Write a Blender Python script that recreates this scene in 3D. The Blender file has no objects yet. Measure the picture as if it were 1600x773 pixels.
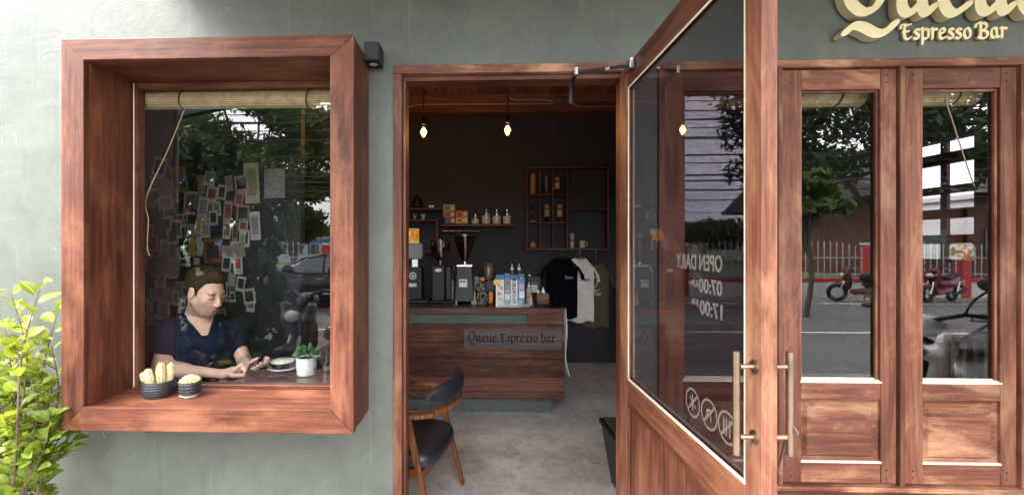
import bpy, bmesh, math, random
import numpy as np
from mathutils import Vector, Matrix, noise as mnoise

# ------------------------------------------------------------------ camera, sky, sun, exposure
SC = bpy.context.scene
COL = SC.collection
CAM = (0.0, -2.07, 1.50)
YAW = math.radians(1.87)
FPX, PX0, PY0 = 662.0, 727.0, 385.0
cd = bpy.data.cameras.new('camera'); co = bpy.data.objects.new('camera', cd); COL.objects.link(co)
co.location = CAM; co.rotation_euler = (math.radians(90), 0, YAW)
cd.sensor_width = 36; cd.lens = FPX / 1600 * 36
cd.shift_x = (800 - PX0) / 1600; cd.shift_y = (PY0 - 386.5) / 1600
cd.clip_start = 0.02; cd.clip_end = 1500
SC.camera = co

SUN_ELEV, SUN_AZ = math.radians(50), math.radians(238)      # azimuth clockwise from +Y (north)
W = bpy.data.worlds.new('World'); SC.world = W; W.use_nodes = True
wn = W.node_tree.nodes; wl = W.node_tree.links; wn.clear()
wo = wn.new('ShaderNodeOutputWorld'); bg = wn.new('ShaderNodeBackground'); bg.inputs[1].default_value = 0.12
sky = wn.new('ShaderNodeTexSky'); sky.sky_type = 'NISHITA'; sky.sun_disc = False
sky.sun_elevation = SUN_ELEV; sky.sun_rotation = SUN_AZ; sky.dust_density = 2.0
tc = wn.new('ShaderNodeTexCoord'); mp = wn.new('ShaderNodeMapping'); mp.inputs['Scale'].default_value = (1, 1, 2.2)
nz = wn.new('ShaderNodeTexNoise'); nz.inputs['Scale'].default_value = 1.6; nz.inputs['Detail'].default_value = 7; nz.inputs['Roughness'].default_value = .55
rp = wn.new('ShaderNodeValToRGB'); rp.color_ramp.elements[0].position = .30; rp.color_ramp.elements[1].position = .55
mx = wn.new('ShaderNodeMix'); mx.data_type = 'RGBA'; mx.inputs['B'].default_value = (13.0, 13.2, 13.5, 1)
wl.new(tc.outputs['Generated'], mp.inputs[0]); wl.new(mp.outputs[0], nz.inputs['Vector']); wl.new(nz.outputs[0], rp.inputs[0])
wl.new(rp.outputs[0], mx.inputs['Factor']); wl.new(sky.outputs[0], mx.inputs['A']); wl.new(mx.outputs['Result'], bg.inputs[0]); wl.new(bg.outputs[0], wo.inputs[0])
sl = bpy.data.lights.new('sun', 'SUN'); sl.energy = 2.0; sl.angle = math.radians(24); sl.color = (1, .965, .91)
so = bpy.data.objects.new('sun', sl); COL.objects.link(so)
sdir = Vector((math.sin(SUN_AZ) * math.cos(SUN_ELEV), math.cos(SUN_AZ) * math.cos(SUN_ELEV), math.sin(SUN_ELEV)))
so.rotation_euler = sdir.to_track_quat('Z', 'Y').to_euler(); so.location = sdir * 30
vs = SC.view_settings; vs.view_transform = 'Standard'; vs.look = 'None'; vs.exposure = 2.6; vs.gamma = 1; vs.use_curve_mapping = False
cy = SC.cycles; cy.max_bounces = 12; cy.diffuse_bounces = 5; cy.glossy_bounces = 5; cy.transmission_bounces = 8; cy.transparent_max_bounces = 24
cy.sample_clamp_indirect = 8; cy.use_denoising = True; cy.caustics_reflective = False; cy.caustics_refractive = False; cy.blur_glossy = .5

R = random.Random(7)

def ray(px, py):
    u = (px - PX0) / FPX; v = (PY0 - py) / FPX
    return (u * math.cos(YAW) - math.sin(YAW), u * math.sin(YAW) + math.cos(YAW), v)
def at(px, py, Y):                      # survey helper: the point of the plane Y that the photograph shows at a pixel
    d = ray(px, py); k = (Y - CAM[1]) / d[1]
    return Vector((CAM[0] + k * d[0], Y, CAM[2] + k * d[2]))
def mir(px, py, dist):                  # the same for a thing seen mirrored in the shop glass, dist metres beyond it
    p = at(px, py, dist); return Vector((p.x, -p.y, p.z))

# ------------------------------------------------------------------ mesh helpers
class G:
    """collects vertices and faces; obj() links them as one mesh object"""
    def __init__(s): s.v = []; s.f = []; s.M = None
    def add(s, vs_, fs):
        o = len(s.v)
        s.v += [tuple(s.M @ Vector(p)) for p in vs_] if s.M else [tuple(p) for p in vs_]
        s.f += [tuple(i + o for i in f) for f in fs]; return s
    def box(s, x0, x1, y0, y1, z0, z1, b=.002):
        c = [(x0 + x1) / 2, (y0 + y1) / 2, (z0 + z1) / 2]; h = [abs(x1 - x0) / 2, abs(y1 - y0) / 2, abs(z1 - z0) / 2]
        if b <= 0:
            vs_ = [(c[0] + i * h[0], c[1] + j * h[1], c[2] + k * h[2]) for i in (-1, 1) for j in (-1, 1) for k in (-1, 1)]
            return s.add(vs_, [(0, 1, 3, 2), (4, 6, 7, 5), (0, 4, 5, 1), (2, 3, 7, 6), (0, 2, 6, 4), (1, 5, 7, 3)])
        b = min(b, min(h) * .8); vs_ = []; ix = {}
        for i in (-1, 1):
            for j in (-1, 1):
                for k in (-1, 1):
                    sg = (i, j, k)
                    for a in range(3):
                        ix[(i, j, k, a)] = len(vs_)
                        vs_.append(tuple(c[q] + sg[q] * (h[q] - (0 if q == a else b)) for q in range(3)))
        fs = []
        for a in range(3):
            o1, o2 = (a + 1) % 3, (a + 2) % 3
            for sa in (-1, 1):
                def K(p, q, ax=a, sa=sa):
                    t = [0, 0, 0]; t[a] = sa; t[o1] = p; t[o2] = q; return ix[(*t, a)]
                fs.append((K(-1, -1), K(1, -1), K(1, 1), K(-1, 1)))
            for s1 in (-1, 1):
                for s2 in (-1, 1):
                    def E(end, ax):
                        t = [0, 0, 0]; t[a] = end; t[o1] = s1; t[o2] = s2; return ix[(*t, ax)]
                    fs.append((E(-1, o1), E(1, o1), E(1, o2), E(-1, o2)))
        for i in (-1, 1):
            for j in (-1, 1):
                for k in (-1, 1): fs.append(tuple(ix[(i, j, k, a)] for a in range(3)))
        return s.add(vs_, fs)
    def bar(s, p0, p1, w, d, up=(0, 0, 1), b=.002, w1=None, d1=None):     # rectangular bar between two points, may taper
        p0, p1 = Vector(p0), Vector(p1); t = (p1 - p0).normalized(); upv = Vector(up)
        if abs(t.dot(upv)) > .98: upv = Vector((1, 0, 0))
        a = t.cross(upv).normalized(); c = a.cross(t).normalized(); w1 = w if w1 is None else w1; d1 = d if d1 is None else d1
        vs_ = []
        for p, ww, dd in ((p0, w, d), (p1, w1, d1)):
            bb = min(b, ww * .3, dd * .3)
            for sx, sy in ((-1, -1), (1, -1), (1, 1), (-1, 1)):
                o = [(sx * (ww / 2 - bb), sy * dd / 2), (sx * ww / 2, sy * (dd / 2 - bb))]
                if sx * sy > 0: o.reverse()
                for q in o: vs_.append(p + a * q[0] + c * q[1])
        n = 8; fs = [tuple(range(n)), tuple(range(n, 2 * n))] + [(i, (i + 1) % n, n + (i + 1) % n, n + i) for i in range(n)]
        return s.add(vs_, fs)
    def tube(s, pts, r, n=8, caps=True):
        pts = [Vector(p) for p in pts]; m = len(pts); rr = r if isinstance(r, (list, tuple)) else [r] * m
        ref = None; vs_ = []
        for i, p in enumerate(pts):
            t = (pts[min(i + 1, m - 1)] - pts[max(i - 1, 0)]).normalized()
            if ref is None:
                ref = Vector((0, 0, 1)) if abs(t.z) < .9 else Vector((1, 0, 0))
            a = t.cross(ref)
            if a.length < 1e-4: a = t.orthogonal()
            a.normalize(); c = a.cross(t).normalized(); ref = c
            for k in range(n):
                w = 2 * math.pi * k / n; vs_.append(p + (a * math.cos(w) + c * math.sin(w)) * rr[i])
        fs = [(i * n + k, i * n + (k + 1) % n, (i + 1) * n + (k + 1) % n, (i + 1) * n + k) for i in range(m - 1) for k in range(n)]
        if caps: fs += [tuple(range(n)), tuple(range((m - 1) * n, m * n))]
        return s.add(vs_, fs)
    def lathe(s, prof, c=(0, 0, 0), n=20, sx=1, sy=1, caps=True):
        vs_ = []
        for r, z in prof:
            for k in range(n):
                w = 2 * math.pi * k / n; vs_.append((c[0] + r * math.cos(w) * sx, c[1] + r * math.sin(w) * sy, c[2] + z))
        m = len(prof); fs = [(i * n + k, i * n + (k + 1) % n, (i + 1) * n + (k + 1) % n, (i + 1) * n + k) for i in range(m - 1) for k in range(n)]
        if caps: fs += [tuple(range(n)), tuple(range((m - 1) * n, m * n))]
        return s.add(vs_, fs)
    def ball(s, c, r, n=12, m=8):
        r = (r, r, r) if not isinstance(r, (tuple, list)) else r
        vs_ = [(c[0], c[1], c[2] - r[2])]
        for i in range(1, m):
            a = -math.pi / 2 + math.pi * i / m
            for k in range(n):
                w = 2 * math.pi * k / n
                vs_.append((c[0] + r[0] * math.cos(a) * math.cos(w), c[1] + r[1] * math.cos(a) * math.sin(w), c[2] + r[2] * math.sin(a)))
        vs_.append((c[0], c[1], c[2] + r[2])); top = len(vs_) - 1
        fs = [(0, 1 + (k + 1) % n, 1 + k) for k in range(n)]
        fs += [(1 + i * n + k, 1 + i * n + (k + 1) % n, 1 + (i + 1) * n + (k + 1) % n, 1 + (i + 1) * n + k) for i in range(m - 2) for k in range(n)]
        fs += [(top, 1 + (m - 2) * n + k, 1 + (m - 2) * n + (k + 1) % n) for k in range(n)]
        return s.add(vs_, fs)
    def prism(s, poly, fn, t0, t1):      # polygon in (a, b) pushed from t0 to t1; fn(a, b, t) gives the point
        n = len(poly); vs_ = [fn(a, b, t0) for a, b in poly] + [fn(a, b, t1) for a, b in poly]
        return s.add(vs_, [tuple(range(n)), tuple(range(n, 2 * n))] + [(i, (i + 1) % n, n + (i + 1) % n, n + i) for i in range(n)])
    def grid(s, rows):                   # rows of points as a sheet
        n = len(rows[0]); return s.add([p for r in rows for p in r], [(i * n + k, i * n + k + 1, (i + 1) * n + k + 1, (i + 1) * n + k) for i in range(len(rows) - 1) for k in range(n - 1)])
    def mesh(s, name, smooth=False, fix=True):
        me = bpy.data.meshes.new(name); me.from_pydata([tuple(p) for p in s.v], [], s.f)
        if fix:
            bm = bmesh.new(); bm.from_mesh(me); bmesh.ops.recalc_face_normals(bm, faces=bm.faces); bm.to_mesh(me); bm.free()
        if smooth:
            me.shade_smooth(); me.set_sharp_from_angle(angle=math.radians(smooth if smooth is not True else 35))
        return me
    def obj(s, name, mat, parent=None, smooth=False, fix=True): return link(name, s.mesh(name, smooth, fix), mat, parent)

def link(name, me, mat, parent=None):
    o = bpy.data.objects.new(name, me); COL.objects.link(o)
    if mat is not None and len(me.materials) == 0: me.materials.append(mat)
    if parent is not None: o.parent = parent
    return o
def tag(o, label=None, cat=None, group=None, kind=None):
    if label: o['label'] = label
    if cat: o['category'] = cat
    if group: o['group'] = group
    if kind: o['kind'] = kind
    return o
def thing(name, label, cat, loc=(0, 0, 0), rotz=0, group=None):
    o = bpy.data.objects.new(name, None); COL.objects.link(o); o.location = loc; o.rotation_euler = (0, 0, rotz); o.empty_display_size = .1
    return tag(o, label, cat, group)
def copy_tree(o, parent=None):
    c = o.copy(); COL.objects.link(c); c.parent = parent
    for ch in list(o.children): copy_tree(ch, c)
    return c
def box(name, mat, parent, x0, x1, y0, y1, z0, z1, b=.002): return G().box(x0, x1, y0, y1, z0, z1, b).obj(name, mat, parent)

def smooth_path(pts, n=6):
    pts = [Vector(p) for p in pts]; out = []
    for i in range(len(pts) - 1):
        p0, p1, p2, p3 = pts[max(i - 1, 0)], pts[i], pts[i + 1], pts[min(i + 2, len(pts) - 1)]
        for k in range(n):
            t = k / n; out.append(.5 * ((2 * p1) + (p2 - p0) * t + (2 * p0 - 5 * p1 + 4 * p2 - p3) * t * t + (3 * p1 - p0 - 3 * p2 + p3) * t ** 3))
    out.append(pts[-1]); return out

# ------------------------------------------------------------------ materials
MATS = {}
class N:
    def __init__(s, name):
        s.m = bpy.data.materials.new(name); s.m.use_nodes = True; s.t = s.m.node_tree; s.t.nodes.clear()
        s.out = s.t.nodes.new('ShaderNodeOutputMaterial'); MATS[name] = s.m
    def n(s, typ, **kw):
        nd = s.t.nodes.new('ShaderNode' + typ)
        for k, v in kw.items():
            if k in nd.inputs: nd.inputs[k].default_value = v
            else: setattr(nd, k, v)
        return nd
    def l(s, a, b): s.t.links.new(a, b)
    def ramp(s, fac, stops):
        r = s.n('ValToRGB'); e = r.color_ramp.elements
        while len(e) < len(stops): e.new(.5)
        for q, (p, c) in zip(e, stops): q.position = p; q.color = (*c, 1) if len(c) == 3 else c
        s.l(fac, r.inputs[0]); return r.outputs[0]
    def mix(s, fac, a, b, mode='MIX'):
        m = s.n('Mix', data_type='RGBA', blend_type=mode)
        for key, v in (('Factor', fac), ('A', a), ('B', b)):
            if hasattr(v, 'is_linked'): s.l(v, m.inputs[key])
            else: m.inputs[key].default_value = v if key == 'Factor' else (*v, 1)
        return m.outputs['Result']
    def coords(s, scale=(1, 1, 1), rnd=True):
        t = s.n('TexCoord'); mp_ = s.n('Mapping'); mp_.inputs['Scale'].default_value = scale
        if rnd:
            oi = s.n('ObjectInfo'); cm = s.n('CombineXYZ'); ml = s.n('Math', operation='MULTIPLY'); ml.inputs[1].default_value = 37.0
            s.l(oi.outputs['Random'], ml.inputs[0])
            for i in range(3): s.l(ml.outputs[0], cm.inputs[i])
            ad = s.n('VectorMath', operation='ADD'); s.l(t.outputs['Object'], ad.inputs[0]); s.l(cm.outputs[0], ad.inputs[1]); s.l(ad.outputs[0], mp_.inputs[0])
        else: s.l(t.outputs['Object'], mp_.inputs[0])
        return mp_.outputs[0]
    def noise(s, vec, scale, detail=4, rough=.55, dist=0):
        nd = s.n('TexNoise', Scale=scale, Detail=detail, Roughness=rough, Distortion=dist); s.l(vec, nd.inputs['Vector']); return nd.outputs[0]
    def bsdf(s, color, rough=.5, metal=0, spec=.5, bump=None, bstr=.2, bdist=.002, **kw):
        p = s.n('BsdfPrincipled')
        for key, v in (('Base Color', color), ('Roughness', rough), ('Metallic', metal), ('Specular IOR Level', spec), *kw.items()):
            if hasattr(v, 'is_linked'): s.l(v, p.inputs[key])
            else: p.inputs[key].default_value = (*v, 1) if isinstance(v, tuple) and len(v) == 3 else v
        if bump is not None:
            b = s.n('Bump', Strength=bstr, Distance=bdist); s.l(bump, b.inputs['Height']); s.l(b.outputs[0], p.inputs['Normal'])
        s.l(p.outputs[0], s.out.inputs[0]); return s.m

def plain(name, col, rough=.5, metal=0, var=.12, scale=30, spec=None, **kw):
    if name in MATS: return MATS[name]
    if spec is None: spec = .15 if rough > .75 else .5
    s = N(name); v = s.coords(); f = s.noise(v, scale, 5)
    d = tuple(c * (1 - var) for c in col); e = tuple(min(1, c * (1 + var)) for c in col)
    r2 = s.n('MapRange'); r2.inputs['To Min'].default_value = max(.02, rough - .08); r2.inputs['To Max'].default_value = min(1, rough + .08); s.l(f, r2.inputs[0])
    return s.bsdf(s.ramp(f, [(.3, d), (.7, e)]), r2.outputs[0], metal, spec, **kw)

def wood(name, axis, dark, mid, light, rough=.42, wear=.35, wearcol=(.55, .33, .2), fine=1.0):
    s = N(name); ai = 'xyz'.index(axis)
    def st(across, along): q = [across * fine] * 3; q[ai] = along * fine; return s.coords(tuple(q))
    a = s.noise(st(38, 1.5), 1.0, 8, .66, .9); fi = s.noise(st(130, 4), 1.0, 5, .7, .8); bl = s.noise(st(4.2, 1.7), 1.2, 7, .66, .5); kn = s.noise(st(11, 2.4), 1.0, 6, .7, 1.5)
    base = s.ramp(a, [(.30, dark), (.5, mid), (.70, light)])
    base = s.mix(.5, base, s.ramp(fi, [(.36, (.36, .30, .28)), (.58, (1, 1, 1))]), 'MULTIPLY')
    base = s.mix(s.ramp(bl, [(.49, (0, 0, 0)), (.66, (wear,) * 3)]), base, wearcol)
    base = s.mix(s.ramp(kn, [(.62, (0, 0, 0)), (.72, (.55,) * 3)]), base, dark)
    base = s.mix(s.ramp(bl, [(.33, (.65,) * 3), (.46, (0, 0, 0))]), base, dark)
    oi = s.n('ObjectInfo'); base = s.mix(1.0, base, s.ramp(oi.outputs['Random'], [(0, (.70, .66, .64)), (.5, (1.0, 1.0, 1.0)), (1, (1.22, 1.24, 1.22))]), 'MULTIPLY')
    ro = s.n('MapRange'); ro.inputs['To Min'].default_value = rough - .1; ro.inputs['To Max'].default_value = rough + .2; s.l(kn, ro.inputs[0])
    return s.bsdf(base, ro.outputs[0], 0, .3, fi, .35, .0015)

RED = dict(dark=(.050, .015, .009), mid=(.128, .040, .022), light=(.215, .076, .041))
WX, WY, WZ = (wood('teak_' + n, a, wear=.42, wearcol=(.37, .155, .082), rough=.42, **RED) for n, a in (('across', 'x'), ('deep', 'y'), ('upright', 'z')))
WORN = dict(dark=(.080, .025, .015), mid=(.178, .063, .037), light=(.28, .115, .068))
FX, FZ = (wood('worn_teak_' + n, a, wear=w_, wearcol=(.52, .28, .16), rough=.45, **WORN) for n, a, w_ in (('across', 'x', .75), ('upright', 'z', .42)))
DRK = dict(dark=(.035, .012, .009), mid=(.10, .032, .021), light=(.17, .062, .04))
DX, DY, DZ = (wood('dark_wood_' + n, a, wear=.14, wearcol=(.34, .16, .09), rough=.5, **DRK) for n, a in (('across', 'x'), ('deep', 'y'), ('upright', 'z')))
CHW = wood('chair_wood', 'z', (.06, .02, .008), (.13, .045, .018), (.20, .075, .032), rough=.35, wear=.15, wearcol=(.28, .11, .05))
CEIL = wood('ceiling_wood', 'y', (.11, .045, .03), (.25, .105, .072), (.38, .18, .125), rough=.6, wear=.2, wearcol=(.36, .17, .1))

def wall_mat(name, col, rough=.45, mott=.25, scale=1.6, spec=.5, grime=0.):
    s = N(name); v = s.coords((1, 1, 1), False)
    a = s.noise(v, scale, 7, .65, .4); b = s.noise(v, 7, 7, .7, .6); c = s.noise(v, 150, 4, .7)
    d = tuple(x * (1 - mott) for x in col); e = tuple(min(1, x * (1 + mott)) for x in col)
    k = s.mix(.45, s.ramp(a, [(.32, d), (.68, e)]), s.ramp(b, [(.32, d), (.68, e)]))
    st = s.noise(s.coords((14, 14, .55), False), 1.2, 7, .66, .3)                        # run marks
    k = s.mix(s.ramp(st, [(.60, (0, 0, 0)), (.72, (.32 + grime,) * 3)]), k, tuple(min(1, x * 1.5 + .03) for x in col))
    st2 = s.noise(s.coords((9, 9, .8), False), 1.7, 7, .66, .3)
    k = s.mix(s.ramp(st2, [(.30, (.3 + grime,) * 3), (.42, (0, 0, 0))]), k, tuple(x * .55 for x in col))
    sc_ = s.noise(s.coords((60, 60, 9), False), 1.0, 3, .5, 3.0); gate = s.noise(v, 3.1, 3)
    k = s.mix(s.mix(1.0, s.ramp(sc_, [(.71, (0, 0, 0)), (.735, (.8,) * 3)]), s.ramp(gate, [(.52, (0, 0, 0)), (.62, (1,) * 3)]), 'MULTIPLY'), k, tuple(min(1, x * 2.4 + .1) for x in col))   # chips
    ro = s.n('MapRange'); ro.inputs['To Min'].default_value = rough - .12; ro.inputs['To Max'].default_value = rough + .16; s.l(b, ro.inputs[0])
    return s.bsdf(k, ro.outputs[0], 0, spec, s.mix(.3, b, c), .7, .006)
WALLM = wall_mat('sage_paint', (.108, .118, .099), .40, .30, grime=.12)
INM = wall_mat('charcoal_paint', (.034, .035, .042), .65, .2, spec=.22)
GREENM = wall_mat('counter_green_paint', (.075, .088, .078), .55, .2, spec=.3)

def glass(name, tint=(.93, .95, .94), refl=.05):
    s = N(name); t = s.n('BsdfTransparent'); t.inputs[0].default_value = (*tint, 1)
    g = s.n('BsdfGlossy'); g.inputs['Roughness'].default_value = 0.0; g.inputs[0].default_value = (1, 1, 1, 1)
    f = s.n('Fresnel'); f.inputs[0].default_value = 1.5
    b = s.n('Math', operation='MULTIPLY_ADD'); b.inputs[1].default_value = 1.8; b.inputs[2].default_value = refl; s.l(f.outputs[0], b.inputs[0])      # both faces of the sheet counted on the outer one
    ge = s.n('NewGeometry'); iv = s.n('Math', operation='SUBTRACT'); iv.inputs[0].default_value = 1.0; s.l(ge.outputs['Backfacing'], iv.inputs[1])
    a = s.n('Math', operation='MULTIPLY', use_clamp=True); s.l(b.outputs[0], a.inputs[0]); s.l(iv.outputs[0], a.inputs[1])
    m = s.n('MixShader'); s.l(a.outputs[0], m.inputs[0]); s.l(t.outputs[0], m.inputs[1]); s.l(g.outputs[0], m.inputs[2]); s.l(m.outputs[0], s.out.inputs[0]); return s.m
GLASS = glass('window_glass', (.95, .965, .96), .025)
TINT = glass('tinted_glass', (.53, .51, .55), .0)
JAR = glass('jar_glass', (.9, .92, .92), .03)

BLACK = plain('black_plastic', (.008, .008, .010), .4, spec=.35)
LEATHER = plain('black_leather', (.012, .013, .018), .42, bump=None)
STEEL = plain('steel', (.55, .55, .56), .28, 1)
BRASS = plain('dull_bronze', (.36, .26, .18), .38, 1, var=.25, scale=12)
DARKMETAL = plain('dark_metal', (.035, .035, .04), .45, .6)
CREAM = plain('cream_sign', (.86, .74, .44), .45, var=.04)
CREAMSIDE = plain('cream_sign_side', (.50, .40, .25), .55, var=.04)
BEAD = plain('pale_bead', (.72, .62, .50), .4)
WHITE = plain('white_ceramic', (.78, .77, .74), .3)
PAPER = plain('paper', (.62, .59, .55), .8)
STICK = plain('sticker_print', (.15, .128, .115), .85)
# ------------------------------------------------------------------ the setting: grounds, room
def ground_mat():
    s = N('pavement_concrete'); v = s.coords((1, 1, 1), False); a = s.noise(v, 1.1, 7, .62, .4); b = s.noise(v, 60, 3)
    return s.bsdf(s.ramp(a, [(.3, (.15, .145, .135)), (.7, (.25, .24, .225))]), .85, bump=b, bstr=.3)
def floor_mat():
    s = N('polished_concrete'); v = s.coords((1, 1, 1), False); a = s.noise(v, 1.5, 9, .72, 1.8); b = s.noise(v, 6.5, 9, .75, 1.2); d = s.noise(s.coords((30, 3, 1), False), 1.0, 5, .7, 2.0); g_ = s.noise(v, 240, 3)
    f = s.mix(.5, a, b); c = s.ramp(f, [(.35, (.21, .185, .168)), (.45, (.36, .33, .305)), (.55, (.48, .45, .42)), (.65, (.61, .58, .545))])
    c = s.mix(s.ramp(d, [(.30, (.4,) * 3), (.38, (0, 0, 0))]), c, (.27, .24, .22)); c = s.mix(.25, c, s.ramp(g_, [(.35, (.5,) * 3), (.6, (1,) * 3)]), 'MULTIPLY')
    return s.bsdf(c, .5, 0, .3, b, .2, .003)
def road_mat():
    s = N('asphalt'); v = s.coords((1, 1, 1), False); a = s.noise(v, 300, 2); b = s.noise(v, .7, 5)
    return s.bsdf(s.mix(.5, s.ramp(a, [(.3, (.055, .055, .056)), (.7, (.13, .13, .13))]), s.ramp(b, [(.3, (.08, .08, .082)), (.7, (.14, .138, .135))])), .9, bump=a)
GZ = -.12
def sheet(name, mat, x0, x1, y0, y1, z, th=.06):
    return tag(box(name, mat, None, x0, x1, y0, y1, z - th, z, 0), kind='structure')
LAWN = N('lawn'); _v = LAWN.coords((1, 1, 1), False); LAWN = LAWN.bsdf(LAWN.ramp(LAWN.noise(_v, 3, 6), [(.3, (.05, .09, .025)), (.7, (.12, .19, .06))]), .9)
sheet('ground', LAWN, -300, 300, -400, 300, GZ - .07)
sheet('pavement', ground_mat(), -40, 40, -3.3, .0, GZ)
sheet('road', road_mat(), -60, 60, -11.3, -3.3, GZ - .05, .014)
box('kerb', ground_mat(), None, -40, 40, -3.42, -3.301, GZ - .07, GZ + .003, .01)['kind'] = 'structure'
LINE = plain('road_paint', (.62, .60, .55), .8)
for y in (-6.3, -10.6): tag(box('road_marking', LINE, None, -60, 60, y - .05, y + .05, GZ - .046, GZ - .043, 0), kind='structure')
sheet('verge', plain('packed_earth', (.28, .25, .21), .95, scale=4), -60, 60, -12.15, -11.301, GZ - .04, .02)
sheet('floor', floor_mat(), -3.4, 4.74, .0, 3.46, 0, .16)
box('doorstep', ground_mat(), None, -.5, .8, -.30, -.001, GZ + .001, -.004, .01)['kind'] = 'structure'

# facade wall: segments butted round the openings
WT = .10
fw = thing('front_wall', 'sage grey painted shop front wall around the window and doors', 'wall')
def seg(name, x0, x1, z0, z1): return box(name, WALLM, fw, x0, x1, 0, WT, z0, z1, 0)
BX0, BX1, BZ0, BZ1 = -1.842, -.540, .693, 2.412          # boxed window, outside
DX0, DX1, DZ1 = -.42, .752, 2.383                          # door frame, outside
KX0, KX1, KZ0, KZ1 = .86, 2.556, .28, 2.383                # folding doors, outside
HO = dict(x0=BX0 + .06, x1=BX1 - .06, z0=BZ0 + .05, z1=BZ1 - .05)
def wallmesh():
    xs = [-3.5, HO['x0'], HO['x1'], DX0 + .01, DX1 - .01, KX0 + .01, KX1 - .01, 4.7]
    g = G()
    def b(x0, x1, z0, z1): g.box(x0, x1, 0, WT, z0, z1, 0)
    b(xs[0], xs[1], GZ, 3.6); b(xs[1], xs[2], GZ, HO['z0']); b(xs[1], xs[2], HO['z1'], 3.6); b(xs[2], xs[3], GZ, 3.6)
    b(xs[3], xs[4], DZ1 - .01, 3.6); b(xs[4], xs[5], GZ, 3.6); b(xs[5], xs[6], KZ1 - .01, 3.6); b(xs[5], xs[6], GZ, KZ0 + .02); b(xs[6], xs[7], GZ, 3.6)
    me = g.mesh('plaster'); bm = bmesh.new(); bm.from_mesh(me); bmesh.ops.remove_doubles(bm, verts=bm.verts, dist=1e-5)
    inner = {}                                               # drop the inner faces where segments butt
    for f in bm.faces: inner.setdefault(tuple(round(c, 4) for c in f.calc_center_median()), []).append(f)
    bmesh.ops.delete(bm, geom=[f for v in inner.values() if len(v) > 1 for f in v], context='FACES_ONLY'); bm.to_mesh(me); bm.free(); return me
link('plaster', wallmesh(), WALLM, fw)
def room_wall(name, *a): return tag(box(name, INM, None, *a, 0), kind='structure')
room_wall('back_wall', -3.4, 4.74, 3.47, 3.59, -.1, 3.6)
room_wall('left_wall', -3.5, -3.401, WT + .001, 3.59, -.1, 3.6)
# right side wall with a barred opening to the garden
RX = 4.63
rwl = tag(thing('right_wall', None, None), kind='structure')
OY0, OY1 = 2.05, 2.86
box('wall_pier', INM, rwl, RX, RX + .1, WT + .001, OY0, -.1, 3.6, 0); box('wall_pier', INM, rwl, RX, RX + .1, OY1, 3.469, -.1, 3.6, 0)
box('wall_pier', INM, rwl, RX, RX + .1, OY0, OY1, -.1, 1.372, 0)
box('wall_pier', INM, rwl, RX, RX + .1, OY0, OY1, 2.555, 3.6, 0)
lw = thing('louvre_window', 'side window of bright panes between dark wooden rails', 'window')
for z0, z1 in ((1.524, 1.616), (1.777, 1.872), (2.024, 2.10), (2.32, 2.43)): box('rail', DY, lw, RX - .01, RX + .06, OY0, OY1, z0, z1)
for y in (OY0 + .02, 2.37, OY1 - .02): box('stile', DZ, lw, RX + .061, RX + .1, y - .03, y + .03, 1.372, 2.555)
for z0, z1 in ((1.372, 1.524), (1.616, 1.777), (1.872, 2.024), (2.10, 2.32), (2.43, 2.555)): box('pane', TINT, lw, RX + .04, RX + .045, OY0, OY1, z0, z1, 0)

# ceiling of boards on a frame
CZ = 3.42
ceil = tag(box('ceiling', DY, None, -3.4, 4.74, .101, 3.469, CZ + .05, CZ + .12, 0), kind='structure')
pm = [G().box(-.069, .069, .11, 3.46, 0, .045, .004).mesh('plank') for _ in range(1)][0]; pm.materials.append(CEIL)
k = 0
x = -3.3
while x < 4.55:
    o = link('plank', pm, None, ceil); o.location = (x, 0, CZ + R.uniform(-.004, .006)); x += .142; k += 1
bmz = 3.20
bb = tag(box('ceiling_beam', wood('beam_wood', 'x', (.10, .04, .027), (.22, .09, .06), (.33, .15, .10), rough=.6, wear=.2, wearcol=(.3, .14, .08)), None, -3.39, 4.61, 3.31, 3.468, bmz, CZ - .006), 'dark red wooden beam along the top of the back wall', 'beam')
box('grain_split', MATS['beam_wood'], bb, -3.39, 4.61, 3.302, 3.309, bmz + .115, bmz + .23, .001)

# awning over the shop front
aw = thing('awning', 'flat metal awning on concrete columns over the shop front', 'awning')
box('roof_sheet', plain('awning_metal', (.30, .30, .30), .5, .4), aw, -1.75, 6.7, -1.95, -.001, 3.10, 3.14)
for xx in np.arange(-1.7, 6.7, .85): box('joist', DARKMETAL, aw, xx - .025, xx + .025, -1.94, -.002, 3.01, 3.099)
box('fascia', DARKMETAL, aw, -1.76, 6.71, -1.99, -1.951, 2.99, 3.16)

for px in (236,):
    p = mir(px, 300, 2.55); box('column', ground_mat(), aw, p.x - .16, p.x + .16, p.y - .16, p.y + .16, GZ, 3.0, .01)
    G().bar((p.x, p.y, 2.95), (-1.7, -1.96, 3.05), .08, .1).obj('tie_beam', DARKMETAL, aw)
box('column', ground_mat(), aw, 6.4, 6.7, -2.3, -2.0, GZ, 3.15, .01)
# ------------------------------------------------------------------ boxed window
bw = thing('box_window', 'deep mitred red teak box window projecting from the grey wall', 'window')
FY = -.263; fwid = .103
g = lambda: G()
def mitre(name, poly, y0, y1, mat): return G().prism(poly, lambda a, b, t: (a, t, b), y0, y1).obj(name, mat, bw)
ix0, ix1, iz0, iz1 = BX0 + fwid, BX1 - fwid, BZ0 + fwid, BZ1 - fwid + .01
FT = .028
def board(name, poly, mat, y0, y1):
    o = mitre(name, poly, y0, y1, mat); m = o.modifiers.new('edge', 'BEVEL'); m.width = .0025; m.segments = 2; m.limit_method = 'ANGLE'; return o
e = .0006
board('face_board', [(BX0, BZ1), (BX1, BZ1), (ix1 + e, iz1 + e), (ix0 - e, iz1 + e)], WX, FY, FY + FT)
board('face_board', [(BX0, BZ0), (BX1, BZ0), (ix1 + e, iz0 - e), (ix0 - e, iz0 - e)], WX, FY - .002, FY + FT)
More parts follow.
